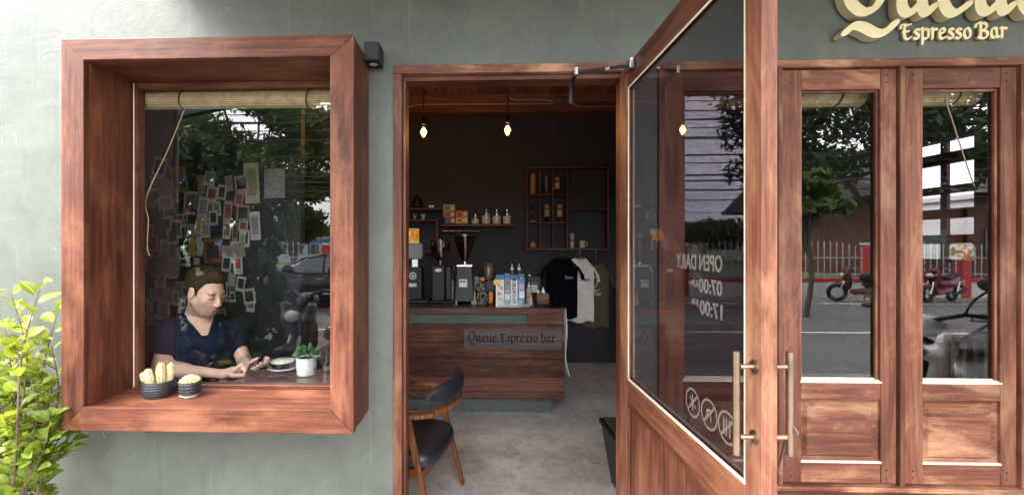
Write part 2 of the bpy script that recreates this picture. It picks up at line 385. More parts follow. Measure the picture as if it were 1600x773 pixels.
board('face_board', [(BX0, BZ0 + e), (ix0, iz0), (ix0, iz1), (BX0, BZ1 - e)], WZ, FY + .001, FY + FT)
board('face_board', [(BX1, BZ0 + e), (ix1, iz0), (ix1, iz1), (BX1, BZ1 - e)], WZ, FY + .001, FY + FT)
y0 = FY + FT + .001
ot = .022
box('outer_board', WY, bw, BX0 + .003, BX0 + ot, y0, -.001, BZ0 + .003, BZ1 - .003)
box('outer_board', WZ, bw, BX1 - ot, BX1 - .003, y0, -.001, BZ0 + .003, BZ1 - .003)
box('outer_board', WX, bw, BX0 + ot + .001, BX1 - ot - .001, y0, -.001, BZ1 - ot, BZ1 - .003)
box('outer_board', WX, bw, BX0 + ot + .001, BX1 - ot - .001, y0, -.001, BZ0 + .003, BZ0 + ot)
box('lining_board', WZ, bw, ix0 - .022, ix0 - .002, y0, .03, iz0 - .02, iz1 + .02)
box('lining_board', WZ, bw, ix1 + .002, ix1 + .022, y0, .03, iz0 - .02, iz1 + .02)
box('lining_board', WX, bw, ix0 - .001, ix1 + .001, y0, .03, iz1 + .003, iz1 + .022)
box('sill_board', WX, bw, ix0 - .001, ix1 + .001, y0, .03, iz0 - .024, iz0 - .004)
SILLZ = iz0 - .004
# sash round the pane
sy0, sy1 = .004, .05
sl0, sl1, st, sb = ix0 + .026, ix1 - .035, iz1 - .022, iz0 + .014
box('sash_stile', WZ, bw, ix0 - .0015, sl0, sy0, sy1, SILLZ + .001, iz1 + .002)
box('sash_stile', WZ, bw, sl1, ix1 + .0015, sy0, sy1, SILLZ + .001, iz1 + .002)
box('sash_rail', WX, bw, sl0 + .0005, sl1 - .0005, sy0 + .002, sy1, st, iz1 + .002)
box('sash_rail', WX, bw, sl0 + .0005, sl1 - .0005, sy0 + .002, sy1, SILLZ + .001, sb)
for xx in (ix0 + .004, ): box('corner_bead', BEAD, bw, xx, xx + .006, sy0 - .006, sy0 - .0005, SILLZ + .002, iz1)
box('pane', GLASS, bw, sl0, sl1, .030, .035, sb, st, 0)

# rolled bamboo blinds
def bamboo():
    s = N('bamboo_weave'); v = s.coords((1, 1, 1), False)
    sw_ = s.n('SeparateXYZ'); cw_ = s.n('CombineXYZ'); s.l(v, sw_.inputs[0]); s.l(sw_.outputs[0], cw_.inputs[0]); s.l(sw_.outputs[2], cw_.inputs[1])
    w = s.n('TexBrick', Scale=1.0); w.inputs['Brick Width'].default_value = .016; w.inputs['Row Height'].default_value = .009; w.inputs['Mortar Size'].default_value = .0016; w.inputs['Color1'].default_value = (1, 1, 1, 1); w.inputs['Color2'].default_value = (.7, .7, .7, 1); w.inputs['Mortar'].default_value = (0, 0, 0, 1); s.l(cw_.outputs[0], w.inputs[0])
    w2 = s.n('TexNoise', Scale=22, Detail=4); s.l(v, w2.inputs['Vector'])
    c = s.mix(.38, s.ramp(w.outputs[0], [(.2, (.34, .20, .10)), (.7, (.78, .56, .33))]), s.ramp(w2.outputs[0], [(.35, (.42, .26, .13)), (.65, (.82, .62, .38))]))
    return s.bsdf(c, .7, bump=w.outputs[0], bstr=.6)
BAM = bamboo(); CORD = plain('jute_cord', (.46, .33, .20), .8); DCORD = plain('dark_cord', (.05, .035, .03), .8)
def blind(label, x0, x1, y, z, r, ties, pull=None):
    t = thing('bamboo_blind', label, 'blind', (0, 0, 0), 0, 'rolled bamboo blinds inside the glass')
    gg = G(); n = 18; prof = []
    for i in range(44):                                       # slatted roll
        a = 2 * math.pi * i / 44; rr = r * (1 if i % 2 else .955); prof.append((y + rr * math.cos(a), z + rr * math.sin(a)))
    gg.prism(prof, lambda a, b, q: (q, a, b), x0, x1); gg.obj('roll', BAM, t, 50)
    sp = G(); pts = []
    for i in range(60):
        a = i * .42; rr = r * (1 - i / 66); pts.append((x0 - .002, y + rr * math.cos(a), z + rr * math.sin(a)))
    sp.tube(pts, .0018, 4); sp.obj('rolled_edge', BAM, t)
    box('head_batten', BAM, t, x0 - .01, x1 + .01, y - .012, y + .012, z + r + .004, z + r + .03)
    for xx in ties:
        q = [(xx + .01 * math.sin(i / 24 * 2 * math.pi), y + (r + .004) * math.cos(2 * math.pi * i / 24), z + (r + .004) * math.sin(2 * math.pi * i / 24)) for i in range(25)]
        G().tube(q, .0035, 5).obj('tie', DCORD, t, True)
        G().tube([(xx, y, z + r), (xx, y - .005, z + r + .02), (xx + .004, y - .014, z + r + .034)], .006, 6).obj('hook', DARKMETAL, t, True)
    if pull: G().tube(smooth_path(pull), .0032, 5).obj('pull_cord', CORD, t, True)
    return t
pa, pb = at(215, 142, .10), at(513, 170, .10)
zc = (at(360, 156, .10).z)
blind('long rolled bamboo blind behind the boxed window glass', pa.x, sl1 + .05, .10, zc, .047, (at(290, 150, .1).x, at(485, 150, .1).x),
      [at(288, 172, .075), at(262, 235, .07), at(229, 308, .065), at(232, 345, .065), at(230, 385, .065), at(234, 400, .065)])

# ------------------------------------------------------------------ wall lamp
lp = thing('wall_lamp', 'small black metal cube downlight on the wall beside the box window', 'lamp', (at(580, 77, -.1).x, 0, 2.417))
lx, lzz, ld = .036, .043, .10
gg = G(); gg.box(-lx, lx, -ld, -.001, -lzz, lzz, .002)
gg.obj('housing', DARKMETAL, lp)
G().lathe([(.027, 0), (.027, -.006), (.021, -.006), (.021, 0)], (0, -.055, -lzz + .001), 20).obj('lens_ring', BLACK, lp, True)
G().lathe([(.0205, -.004), (.001, -.0055)], (0, -.055, -lzz + .001), 20).obj('lens', plain('frosted_lens', (.5, .5, .48), .3), lp, True)

# ------------------------------------------------------------------ door frame (open doorway)
df = thing('door_frame', 'red teak frame around the open cafe doorway', 'door frame')
fy0, fy1 = -.012, .105
box('jamb', FZ, df, DX0, DX0 + .042, fy0, fy1, GZ + .12, DZ1 - .041); box('jamb', FZ, df, DX1 - .042, DX1, fy0, fy1, GZ + .12, DZ1 - .041)
box('head', FX, df, DX0, DX1, fy0 - .001, fy1, DZ1 - .04, DZ1)
box('stop', WZ, df, DX0 + .043, DX0 + .058, fy0 + .03, fy1 - .001, GZ + .12, DZ1 - .066); box('stop', WZ, df, DX1 - .058, DX1 - .043, fy0 + .045, fy1 - .001, GZ + .12, DZ1 - .066)
box('head_stop', WX, df, DX0 + .043, DX1 - .043, fy0 + .03, fy1 - .001, DZ1 - .065, DZ1 - .041)

# ------------------------------------------------------------------ folding glazed doors on the right
kf = thing('folding_door_frame', 'worn red teak frame holding the three tall glazed door leaves', 'door frame')
leafx = [(.893, 1.417), (1.445, 1.977), (2.007, 2.524)]
ky0, ky1 = -.012, .09
box('jamb', FZ, kf, KX0, .889, ky0, ky1, .371, KZ1 - .036); box('jamb', FZ, kf, 2.528, KX1, ky0, ky1, .371, KZ1 - .036)
box('mullion', FZ, kf, 1.421, 1.441, ky0, ky1, .371, KZ1 - .036); box('mullion', FZ, kf, 1.981, 2.003, ky0, ky1, .371, KZ1 - .036)
box('head', FX, kf, KX0, KX1, ky0 - .001, ky1, KZ1 - .035, KZ1)
box('sill', FX, kf, KX0 - .01, KX1 + .01, ky0 - .012, ky1, .345, .370, .004); box('sill', FX, kf, KX0 - .01, KX1 + .01, ky0 - .035, ky1, .2, .343, .004)
LZ0, LZ1 = .376, 2.342
labels = ['glazed teak door leaf seen through the open door', 'worn glazed teak door leaf right beside the open door', 'rightmost worn glazed teak door leaf under the sign']
for (x0, x1), lab in zip(leafx, labels):
    t = thing('glazed_door', lab, 'door', group='glazed folding door leaves')
    y0, y1 = .004, .046; sw = .092
    box('stile', FZ, t, x0, x0 + sw, y0, y1, LZ0, LZ1); box('stile', FZ, t, x1 - .072, x1, y0, y1, LZ0, LZ1)
    a, b = x0 + sw + .0006, x1 - .072 - .0006
    box('rail', FX, t, a, b, y0 + .001, y1, LZ1 - .095, LZ1); box('rail', FX, t, a, b, y0 + .001, y1, .7725, .850); box('rail', FX, t, a, b, y0 + .001, y1, LZ0, .470)
    # moulded bead round the glass
    zb, zt = .850, LZ1 - .095; w = .012
    box('bead', FZ, t, a, a + w, y0 + .012, y0 + .026, zb + .001, zt - .001); box('bead', FZ, t, b - w, b, y0 + .012, y0 + .026, zb + .001, zt - .001)
    box('bead', FX, t, a + w, b - w, y0 + .012, y0 + .026, zt - w, zt - .001)
    G().prism([(y0 - .002, zb + .002), (y0 - .002, zb + .008), (y0 + .024, zb + .022), (y0 + .024, zb + .002)], lambda p, q, r_: (r_, p, q), a - .006, b + .006).obj('glazing_sill', BEAD, t)
    box('pane', GLASS, t, a + .002, b - .002, y0 + .027, y0 + .031, zb + .003, zt - .003, 0)
    # fielded panel below
    pz0, pz1 = .4705, .7720; m = .022; mm = .034
    def P(xa, za, yy): return (xa, yy, za)
    q = G(); o_ = [(a + .001, pz0), (b - .001, pz0), (b - .001, pz1), (a + .001, pz1)]; i_ = [(a + m, pz0 + m), (b - m, pz0 + m), (b - m, pz1 - m), (a + m, pz1 - m)]; k_ = [(a + mm, pz0 + mm), (b - mm, pz0 + mm), (b - mm, pz1 - mm), (a + mm, pz1 - mm)]
    rings = [(o_, y0 + .003), (o_, y0 + .012), (i_, y0 + .022), (i_, y0 + .0225), (k_, y0 + .010)]
    vs_ = [P(c[0], c[1], yy) for ring, yy in rings for c in ring]; fs = [(r_ * 4 + i, r_ * 4 + (i + 1) % 4, r_ * 4 + 4 + (i + 1) % 4, r_ * 4 + 4 + i) for r_ in range(4) for i in range(4)] + [(16, 17, 18, 19)]
    q.add(vs_, fs).obj('panel', FX, t)
    box('panel_ledge', BEAD, t, a - .003, b + .003, y0 - .002, y0 + .0115, pz0 + .0005, pz0 + .010, .001)
    for zz in (LZ1 - .03, LZ1 - .065, .405, .44):
        for xx in (x0 + .045, x1 - .045): G().lathe([(.0045, 0), (.0045, .003), (.001, .0032)], (0, 0, 0), 8).obj('peg', DZ, t).matrix_local = Matrix.Translation((xx, y0 + .0005, zz)) @ Matrix.Rotation(math.pi / 2, 4, 'X')
for (x0, x1), lab, tie in ((leafx[0], 'short rolled bamboo blind behind the glass leaf seen through the open door', .25), (leafx[1], 'short rolled bamboo blind in the leaf beside the open door', .3), (leafx[2], 'short rolled bamboo blind in the rightmost leaf with hanging cord', .3)):
    zc = at(1310, 152, .14).z
    pl = [at(1473, 142, .1), at(1490, 195, .1), at(1512, 262, .1), at(1523, 292, .1)] if x0 > 2 else None
    blind(lab, x0 + .06, x1 - .05, .14, zc, .05, (x0 + .16, x0 + .36), pl)
# ------------------------------------------------------------------ the open door, swung out square to the wall
od = thing('open_door', 'open red teak glazed door swung out towards the street', 'door', (.698, 0, 0))
xa, xb = -.018, .018
OB, OT = .03, 2.332; YH, YF = .004, -1.030
YS = -.963; GZ0, GZ1 = .898, 2.232; HS = -.10
box('free_stile', FZ, od, xa - .001, xb + .001, YF, YS, OB, OT, .003)
box('hinge_stile', FZ, od, xa - .001, xb + .001, HS, YH, OB, OT, .003)
box('top_rail', WY, od, xa, xb, YS + .0006, HS - .0006, GZ1, OT); box('middle_rail', WY, od, xa, xb, YS + .0006, HS - .0006, .79, GZ0 - .012)
box('bottom_rail', WY, od, xa, xb, YS + .0006, HS - .0006, OB, OB + .14)
box('panel', WZ, od, xa + .010, xb - .010, YS + .0006, HS - .0006, OB + .141, .789)
for s_ in (xa + .001, xb - .008):
    box('panel_moulding', WY, od, s_, s_ + .007, YS + .001, HS - .001, .765, .7885); box('panel_moulding', WZ, od, s_, s_ + .007, HS - .026, HS - .001, OB + .142, .764)
    box('panel_moulding', WZ, od, s_, s_ + .007, YS + .001, YS + .026, OB + .142, .764)
    w = .010
    box('glazing_bead', BEAD, od, s_ + .001, s_ + .006, YS + .001, HS - .001, GZ0 - .011, GZ0 + .001); box('glazing_bead', BEAD, od, s_ + .001, s_ + .006, YS + .001, HS - .001, GZ1 - w, GZ1 - .0005)
    box('glazing_bead', BEAD, od, s_ + .001, s_ + .006, HS - w, HS - .0005, GZ0 + .0015, GZ1 - w - .0005); box('glazing_bead', BEAD, od, s_ + .001, s_ + .006, YS + .0005, YS + w, GZ0 + .0015, GZ1 - w - .0005)
pane = box('pane', TINT, od, -.003, .003, YS + .001, HS - .001, GZ0 - .005, GZ1, 0)

def text_mesh(s_, size, ext=.0, shear=0, sx=1.0, spacing=1.0, align='LEFT', bold=0):
    cu = bpy.data.curves.new('text', 'FONT'); cu.body = s_; cu.size = size; cu.extrude = ext; cu.shear = shear; cu.space_character = spacing; cu.align_x = align; cu.offset = bold; cu.resolution_u = 3
    ob = bpy.data.objects.new('text', cu); COL.objects.link(ob); bpy.context.view_layer.update()
    me = bpy.data.meshes.new_from_object(ob.evaluated_get(bpy.context.evaluated_depsgraph_get())); bpy.data.objects.remove(ob); bpy.data.curves.remove(cu)
    if sx != 1: me.transform(Matrix.Diagonal((sx, 1, 1, 1)))
    return me
def put_text(parent, name, s_, M, size, mat, fit=None, **kw):
    me = text_mesh(s_, size, **kw)
    if fit: xs_ = [v.co.x for v in me.vertices]; me.transform(Matrix.Diagonal((fit / (max(xs_) - min(xs_)), 1, 1, 1)) @ Matrix.Translation((-min(xs_), 0, 0)))
    me.materials.clear(); me.materials.append(mat)
    o = bpy.data.objects.new(name, me); COL.objects.link(o); o.parent = parent; o.matrix_local = M; return o
FACEX = Matrix(((0, 0, 1, 0), (1, 0, 0, 0), (0, 1, 0, 0), (0, 0, 0, 1)))       # text x -> +Y, y -> +Z, normal +X
FACEY = Matrix(((1, 0, 0, 0), (0, 0, -1, 0), (0, 1, 0, 0), (0, 0, 0, 1)))      # text x -> +X, y -> +Z, normal -Y
VX = -.0048
for s_, y, z, h, ft in (('OPEN DAILY', -.838, 1.427, .068, .282), ('07:00', -.838, 1.358, .062, .128), ('17:00', -.838, 1.290, .062, .122)):
    put_text(od, 'opening_hours', s_, Matrix.Translation((VX, y, z)) @ FACEX, h, STICK, fit=ft, ext=.0005, bold=.0012)
put_text(od, 'opening_hours', 'a.m.-', Matrix.Translation((VX, -.706, 1.375)) @ FACEX, .036, STICK, fit=.062, ext=.0005, bold=.0008)
put_text(od, 'opening_hours', 'p.m.', Matrix.Translation((VX, -.706, 1.315)) @ FACEX, .036, STICK, fit=.046, ext=.0005, bold=.0008)
for i, y in enumerate((-.862, -.768, -.670)):                                  # three prohibition stickers
    q = G(); z = .994; r = .043
    q.tube([(0, r * math.cos(2 * math.pi * k / 32), r * math.sin(2 * math.pi * k / 32)) for k in range(33)], .0034, 6, False)
    q.tube([(0, -r * .7, r * .7), (0, r * .7, -r * .7)], .004, 6)
    if i == 0:
        for dy in (-.012, .004, .016): q.tube([(0, dy, -.024), (0, dy, .024)], .0032, 6)
    elif i == 1: q.tube([(0, -.016, .01), (0, .0, .014), (0, .014, .004)], .005, 6); q.tube([(0, -.01, -.02), (0, -.008, .01)], .003, 6); q.tube([(0, .012, -.02), (0, .012, .006)], .003, 6)
    else: q.tube([(0, 0, -.026), (0, 0, .026)], .004, 6); q.tube([(0, -.018, -.012), (0, .018, .014)], .003, 6); q.tube([(0, -.018, .014), (0, .018, -.012)], .003, 6)
    q.v = [(v[0] * .12 + VX, v[1] + y, v[2] + z) for v in q.v]; q.obj('sticker', STICK, od)
for s_, dx in ((-1, xa - .001), (1, xb + .001)):                                # pull bars, both faces
    X = dx + s_ * .045; Y = -1.004
    h = G().tube([(X, Y, .988), (X, Y, 1.242)], .0080, 14).obj('pull_handle', BRASS, od, True)
    for z in (1.032, 1.205):
        G().tube([(dx + s_ * .0005, Y, z), (X - s_ * .008, Y, z)], .0062, 10).obj('mount', BRASS, h, True)
        G().tube([(dx + s_ * .0003, Y, z), (dx + s_ * .004, Y, z), (dx + s_ * .006, Y, z)], [.0165, .0165, .010], 16).obj('rose', BRASS, h, True)
# closer arm from the frame head to the leaf
dc = thing('door_closer', 'folding steel closer arm between the doorway head and the open door', 'door closer')
p0 = at(884, 150, .06); p1 = at(901, 113, -.05); p2 = Vector((.672, -.17, 2.30))
p0 = Vector((p0.x, .085, DZ1 - .075))
G().box(p1.x - .008, p1.x + .008, .07, .10, DZ1 - .17, DZ1 - .068, .003).obj('closer_body', BLACK, dc)
G().tube([(p1.x, .07, DZ1 - .08), (p1.x, -.02, DZ1 - .055), p1], .009, 8).obj('lower_arm', DARKMETAL, dc, True)
G().tube([p1, p2], .0075, 8).obj('upper_arm', DARKMETAL, dc, True)
G().tube([p1 - Vector((0, 0, .014)), p1 + Vector((0, 0, .02))], .0125, 12).obj('pivot', STEEL, dc, True)
G().box(.658, .6785, -.20, -.14, 2.28, 2.325, .003).obj('bracket', STEEL, dc)
mpt = p1.lerp(p2, .55); G().tube([mpt, mpt + (p2 - p1).normalized() * .02], .0105, 10).obj('sleeve', STEEL, dc, True)
# cord tied to the outer handle
hx = .698 + xb + .046
tag(G().tube(smooth_path([(hx, -1.0, 1.07), (hx + .012, -1.015, 1.045), (hx + .004, -.99, 1.03), (hx + .02, -.96, 1.0), (hx + .06, -.88, .90), (hx + .09, -.80, .78), (hx + .12, -.70, .62), (hx + .16, -.6, .4), (hx + .2, -.5, GZ + .004), (hx + .4, -.45, GZ + .004)], 5), .003, 6).obj('tie_cord', plain('mauve_cord', (.16, .09, .09), .8), None, True), 'thin mauve cord tied to the outer pull handle of the open door', 'cord')
# narrow black bin with a pale rim behind the door
bn = thing('slim_bin', 'slim black bin with pale rim partly hidden behind the open door', 'bin', (.93, -.60, GZ))
gq = G(); gq.box(-.055, .055, -.25, .25, 0, .735, .012); gq.obj('body', BLACK, bn); box('rim', plain('pale_rim', (.7, .7, .68), .4), bn, -.062, .062, -.257, .257, .736, .752, .004)
box('lid', BLACK, bn, -.05, .05, -.24, .24, .7525, .775, .01)

# ------------------------------------------------------------------ calligraphic lettering (drawn with a broad nib)
ST = {  # strokes in x-height units
 'Q': (1.30, [[(.62, 1.72), (.22, 1.45), (.08, .9), (.16, .40), (.42, .12), (.62, .10)], [(.5, 1.78), (.85, 1.62), (1.03, 1.1), (1.0, .58), (.80, .20), (.55, .10)], [(.06, -.42), (.26, -.26), (.5, -.30), (.8, -.46), (1.05, -.44), (1.30, -.22)]]),
 'u': (1.02, [[(-.02, .98), (.14, .94), (.14, .3), (.22, .08), (.36, .05), (.52, .2)], [(.56, .98), (.66, .94), (.66, .26), (.76, .04), (.94, .2)]]),
 'e': (.86, [[(.14, .52), (.46, .60), (.60, .78), (.46, .99), (.3, .97), (.13, .72), (.12, .34), (.27, .06), (.45, .04), (.74, .24)]]),
 'E': (1.05, [[(-.12, 1.05), (-.1, 1.32), (.16, 1.42), (.52, 1.36), (.8, 1.45)], [(.34, 1.36), (.22, 1.1), (.22, .35), (.38, .06), (.6, .04), (.86, .26)], [(.1, .74), (.62, .78)]]),
 's': (.70, [[(.54, .86), (.36, .98), (.16, .86), (.18, .66), (.46, .42), (.48, .16), (.3, .03), (.06, .14)]]),
 'p': (.92, [[(.0, .95), (.14, .98), (.14, -.45)], [(.16, .8), (.42, .99), (.68, .8), (.68, .28), (.48, .04), (.2, .1)]]),
 'r': (.68, [[(.0, .94), (.14, .98), (.14, .04)], [(.16, .7), (.36, .98), (.56, .88)]]),
 'o': (.84, [[(.40, .99), (.16, .82), (.12, .4), (.26, .08), (.44, .03), (.66, .24), (.68, .66), (.52, .95), (.36, .98)]]),
 'B': (1.15, [[(-.16, 1.08), (-.16, 1.3), (.05, 1.42), (.28, 1.40), (.28, .04)], [(.28, 1.38), (.6, 1.45), (.84, 1.22), (.7, .88), (.4, .76)], [(.42, .76), (.82, .66), (.92, .34), (.7, .04), (.3, .04), (.08, .14)]]),
 'a': (.94, [[(.58, .86), (.34, .99), (.13, .7), (.13, .3), (.26, .05), (.42, .06), (.58, .3)], [(.58, .98), (.62, .3), (.7, .05), (.9, .2)]]),
 'b': (.88, [[(.0, 1.44), (.14, 1.48), (.14, .2), (.3, .03), (.5, .06), (.68, .34), (.66, .76), (.46, .98), (.2, .8)]]),
 ' ': (.5, []) }
def lettering(txt, xh, depth, res=.022, nib=(.135, .05), ang=38, track=0):
    segs = []; x = 0
    for ch in txt:
        adv, strokes = ST[ch]
        for st_ in strokes:
            p = [(q.x + x, q.y) for q in smooth_path([(a, b, 0) for a, b in st_], 5)]
            segs += list(zip(p[:-1], p[1:]))
        x += adv + track
    ca, sa = math.cos(math.radians(ang)), math.sin(math.radians(ang)); Wd = x
    T_ = lambda px, py: ((ca * px + sa * py) / nib[0], (-sa * px + ca * py) / nib[1])
    xs = np.arange(-.45, Wd + .4, res); ys = np.arange(-.75, 2.0, res); X, Y = np.meshgrid(xs, ys, indexing='ij'); D = np.full(X.shape, 9.)
    for (ax, ay), (bx, by) in segs:
        i0, i1 = np.searchsorted(xs, (min(ax, bx) - .2, max(ax, bx) + .2)); j0, j1 = np.searchsorted(ys, (min(ay, by) - .2, max(ay, by) + .2))
        u, v = T_(X[i0:i1, j0:j1], Y[i0:i1, j0:j1]); au, av = T_(ax, ay); bu, bv = T_(bx, by); du, dv = bu - au, bv - av
        t = np.clip(((u - au) * du + (v - av) * dv) / (du * du + dv * dv + 1e-9), 0, 1)
        D[i0:i1, j0:j1] = np.minimum(D[i0:i1, j0:j1], np.hypot(u - au - t * du, v - av - t * dv) - 1)
    D = np.clip(D, -1, 1); verts = []; ids = {}; front = []; edges = []
    def vid(k, p):
        if k not in ids: ids[k] = len(verts); verts.append(p)
        return ids[k]
    ins = D < 0
    act = ins[:-1, :-1] | ins[1:, :-1] | ins[1:, 1:] | ins[:-1, 1:]
    for i, j in zip(*np.nonzero(act)):
        c = [(i, j), (i + 1, j), (i + 1, j + 1), (i, j + 1)]; poly = []; cr = []
        for q in range(4):
            a, b = c[q], c[(q + 1) % 4]; da, db = D[a], D[b]
            if da < 0: poly.append(vid(a, (xs[a[0]], ys[a[1]])))
            if (da < 0) != (db < 0):
                t = da / (da - db); k = ('e', min(a, b), max(a, b)); w = vid(k, (xs[a[0]] + t * (xs[b[0]] - xs[a[0]]), ys[a[1]] + t * (ys[b[1]] - ys[a[1]]))); poly.append(w); cr.append((w, da < 0))
        if len(poly) > 2: front.append(tuple(poly))
        if len(cr) == 2: edges.append((cr[0][0], cr[1][0]))
    n = len(verts)
    me_f = bpy.data.meshes.new('face'); me_f.from_pydata([(a * xh, b * xh, depth) for a, b in verts], [], front)
    bm = bmesh.new(); bm.from_mesh(me_f); bmesh.ops.dissolve_limit(bm, angle_limit=.02, verts=bm.verts, edges=bm.edges); bmesh.ops.triangulate(bm, faces=[f for f in bm.faces if len(f.verts) > 4]); bmesh.ops.recalc_face_normals(bm, faces=bm.faces); bm.to_mesh(me_f); bm.free()
    me_s = bpy.data.meshes.new('side'); me_s.from_pydata([(a * xh, b * xh, depth) for a, b in verts] + [(a * xh, b * xh, 0) for a, b in verts], [], [(a, b, b + n, a + n) for a, b in edges])
    me_s.shade_smooth(); me_s.set_sharp_from_angle(angle=math.radians(40))
    return me_f, me_s, Wd * xh
def put_letters(parent, txt, M, xh, depth, mface, mside, **kw):
    f, s_, w = lettering(txt, xh, depth, **kw); f.materials.append(mface); s_.materials.append(mside)
    for nm, me in (('letter_face', f), ('letter_side', s_)):
        o = bpy.data.objects.new(nm, me); COL.objects.link(o); o.parent = parent; o.matrix_local = M
    return w
sg = thing('shop_sign', 'large cream raised lettering of the cafe name on the grey wall', 'sign')
q0 = at(1322, 27, -.05)
adv = .0
for ch in 'Queue':
    XH = .176
    put_letters(sg, ch, Matrix.Translation((q0.x - .01 + adv, -.008, q0.z + .005)) @ FACEY, XH, .042, CREAM, CREAMSIDE, res=.03, nib=(.165, .075)); adv += (ST[ch][0] + (.05 if ch != 'Q' else .04)) * XH
e0 = at(1412, 61, -.025); e1 = at(1578, 61, -.025)
wid = sum(ST[c][0] for c in 'Espresso Bar'); XH2 = (e1.x - e0.x) / wid; adv = 0
for ch in 'Espresso Bar':
    if ch != ' ': put_letters(sg, ch, Matrix.Translation((e0.x + adv, -.008, e0.z)) @ FACEY, XH2, .010, CREAM, CREAMSIDE, res=.045, nib=(.15, .07))
    adv += ST[ch][0] * XH2
# ------------------------------------------------------------------ counter
ct = thing('counter', 'red plank cafe counter with black top and name plaque', 'counter')
CY, CXR, CTZ = 1.72, .757, .966
for z0, z1 in ((.647, .806), (.505, .645), (.340, .503), (.210, .338), (.147, .208)):
    box('plank', DX if z0 < .3 else wood('counter_plank_%d' % int(z0 * 1000), 'x', (.022, .008, .005), (.08, .025, .013), (.19, .066, .033), rough=.55, wear=.45, wearcol=(.31, .12, .055)), ct, -1.9, CXR + R.uniform(-.004, .003), CY, CY + .025, z0, z1 - .001, .003)
box('fascia', WX, ct, -1.9, CXR - .012, CY - .03, CY - .004, CTZ - .062, CTZ - .013); box('block', WX, ct, .43, CXR - .016, CY + .002, CY + .6, .808, CTZ - .014)
box('recess', GREENM, ct, -1.9, .43, CY + .026, CY + .60, .146, CTZ - .014, 0); box('end_panel', GREENM, ct, .431, CXR - .06, CY + .026, CY + .6, .146, .807, 0)
box('plinth', GREENM, ct, -1.9, .66, CY + .07, CY + .58, .001, .145, 0)
box('top', plain('black_counter_top', (.012, .012, .013), .25), ct, -1.9, CXR + .012, CY - .045, CY + .62, CTZ - .012, CTZ, .003)
RUST = wood('rusted_plate', 'x', (.06, .048, .054), (.10, .078, .082), (.15, .11, .11), rough=.55, wear=.15, wearcol=(.2, .1, .07), fine=.35)
pa, pb = at(725, 512, CY - .006), at(878, 546, CY - .006)
pq = box('plaque', RUST, ct, pa.x, pb.x, CY - .011, CY - .006, pb.z, pa.z, .001)
wid = sum(ST[c][0] for c in 'Queue Espresso bar') + .1
a0, a1 = at(732, 533, CY), at(869, 533, CY)
put_letters(pq, 'Queue Espresso bar', Matrix.Translation((a0.x, CY - .0112, a0.z)) @ FACEY, (a1.x - a0.x) / wid, .0012, plain('rust_letters', (.022, .006, .004), .8), RUST, res=.04, nib=(.12, .045))
for xx in (pa.x + .012, pb.x - .012):
    for zz in (pa.z - .012, pb.z + .012): G().ball((xx, CY - .0115, zz), .0035, 8, 5).obj('rivet', DARKMETAL, pq)
# towel on the counter's end
q = G(); q.grid([[(CXR + .014 + .022 * math.sin(i * .5) * (i / 14), CY + .03 + .16 * k / 6 + .012 * math.sin(i * .3), .94 - .60 * i / 14) for k in range(7)] for i in range(15)])
q.v = [(v[0] + .035 * max(0, (.88 - v[2])) + .012 * math.sin(v[1] * 40), v[1], v[2]) for v in q.v]
o = q.obj('hand_towel', plain('white_towel', (.72, .70, .67), .9), None, True); o.modifiers.new('t', 'SOLIDIFY').thickness = .006
tag(o, 'white towel hanging from the right end of the counter', 'towel')

# ------------------------------------------------------------------ machines and small things on the counter
MBLK = plain('grinder_black', (.014, .0145, .018), .45, .1, spec=.35); HOP = glass('hopper_plastic', (.74, .60, .58), .05); BEAN = plain('coffee_beans', (.045, .018, .010), .5, scale=160, var=.6)
def ctx(px, Y): return at(px, 470, Y).x
def tapered(g_, x0, x1, X0, X1, y0, y1, Y0, Y1, z0, z1):   # bottom then top rectangle
    return g_.add([(x0, y0, z0), (x1, y0, z0), (x1, y1, z0), (x0, y1, z0), (X0, Y0, z1), (X1, Y0, z1), (X1, Y1, z1), (X0, Y1, z1)], [(0, 1, 2, 3), (4, 5, 6, 7), (0, 1, 5, 4), (1, 2, 6, 5), (2, 3, 7, 6), (3, 0, 4, 7)])
YG = 1.93
def zat(py, Y): return at(700, py, Y).z
SIL = plain('silver_label', (.5, .5, .5), .4, .3)
m1 = thing('espresso_grinder', 'black grinder with round white badge beside the doorway post', 'coffee grinder', (0, 0, CTZ)); zz = lambda py, Y=YG: zat(py, Y) - CTZ
xl, xr = ctx(626, YG), ctx(659, YG)
box('body', MBLK, m1, xl, xr, YG, YG + .2, .03, zz(418), .006); box('base', BLACK, m1, xl - .01, xr + .07, YG - .02, YG + .24, .001, .029, .006)
box('neck', STEEL, m1, ctx(642, YG), ctx(652, YG), YG + .05, YG + .12, zz(417.8), zz(405), .003)
box('hopper', plain('smoke_plastic', (.16, .15, .16), .25), m1, xl, xr + .005, YG + .01, YG + .17, zz(404.8), zz(380), .006)
FXM = lambda x, y, z: Matrix.Translation((x, y, z)) @ Matrix.Rotation(math.pi / 2, 4, 'X')
def disc(name, mat, parent, x, y, z, r, th=.002, n=24, sx=1):
    o = G().lathe([(r, 0), (r, th), (.0005, th)], (0, 0, 0), n, sx).obj(name, mat, parent); o.matrix_local = FXM(x, y, z); return o
disc('badge', SIL, m1, ctx(645, YG), YG - .0005, zz(431), .034); disc('badge_ring', BLACK, m1, ctx(645, YG), YG - .003, zz(431), .024, .001)
disc('badge_center', SIL, m1, ctx(645, YG), YG - .0045, zz(431), .013, .001)
box('label_strip', SIL, m1, ctx(638, YG), ctx(651, YG), YG - .003, YG - .0005, zz(448), zz(442.5), .001)
m2 = thing('bean_grinder', 'black coffee grinder with bowl shaped hopper and oval badge', 'coffee grinder', (0, 0, CTZ))
x0, x1 = ctx(675, YG), ctx(695, YG); xm = (x0 + x1) / 2
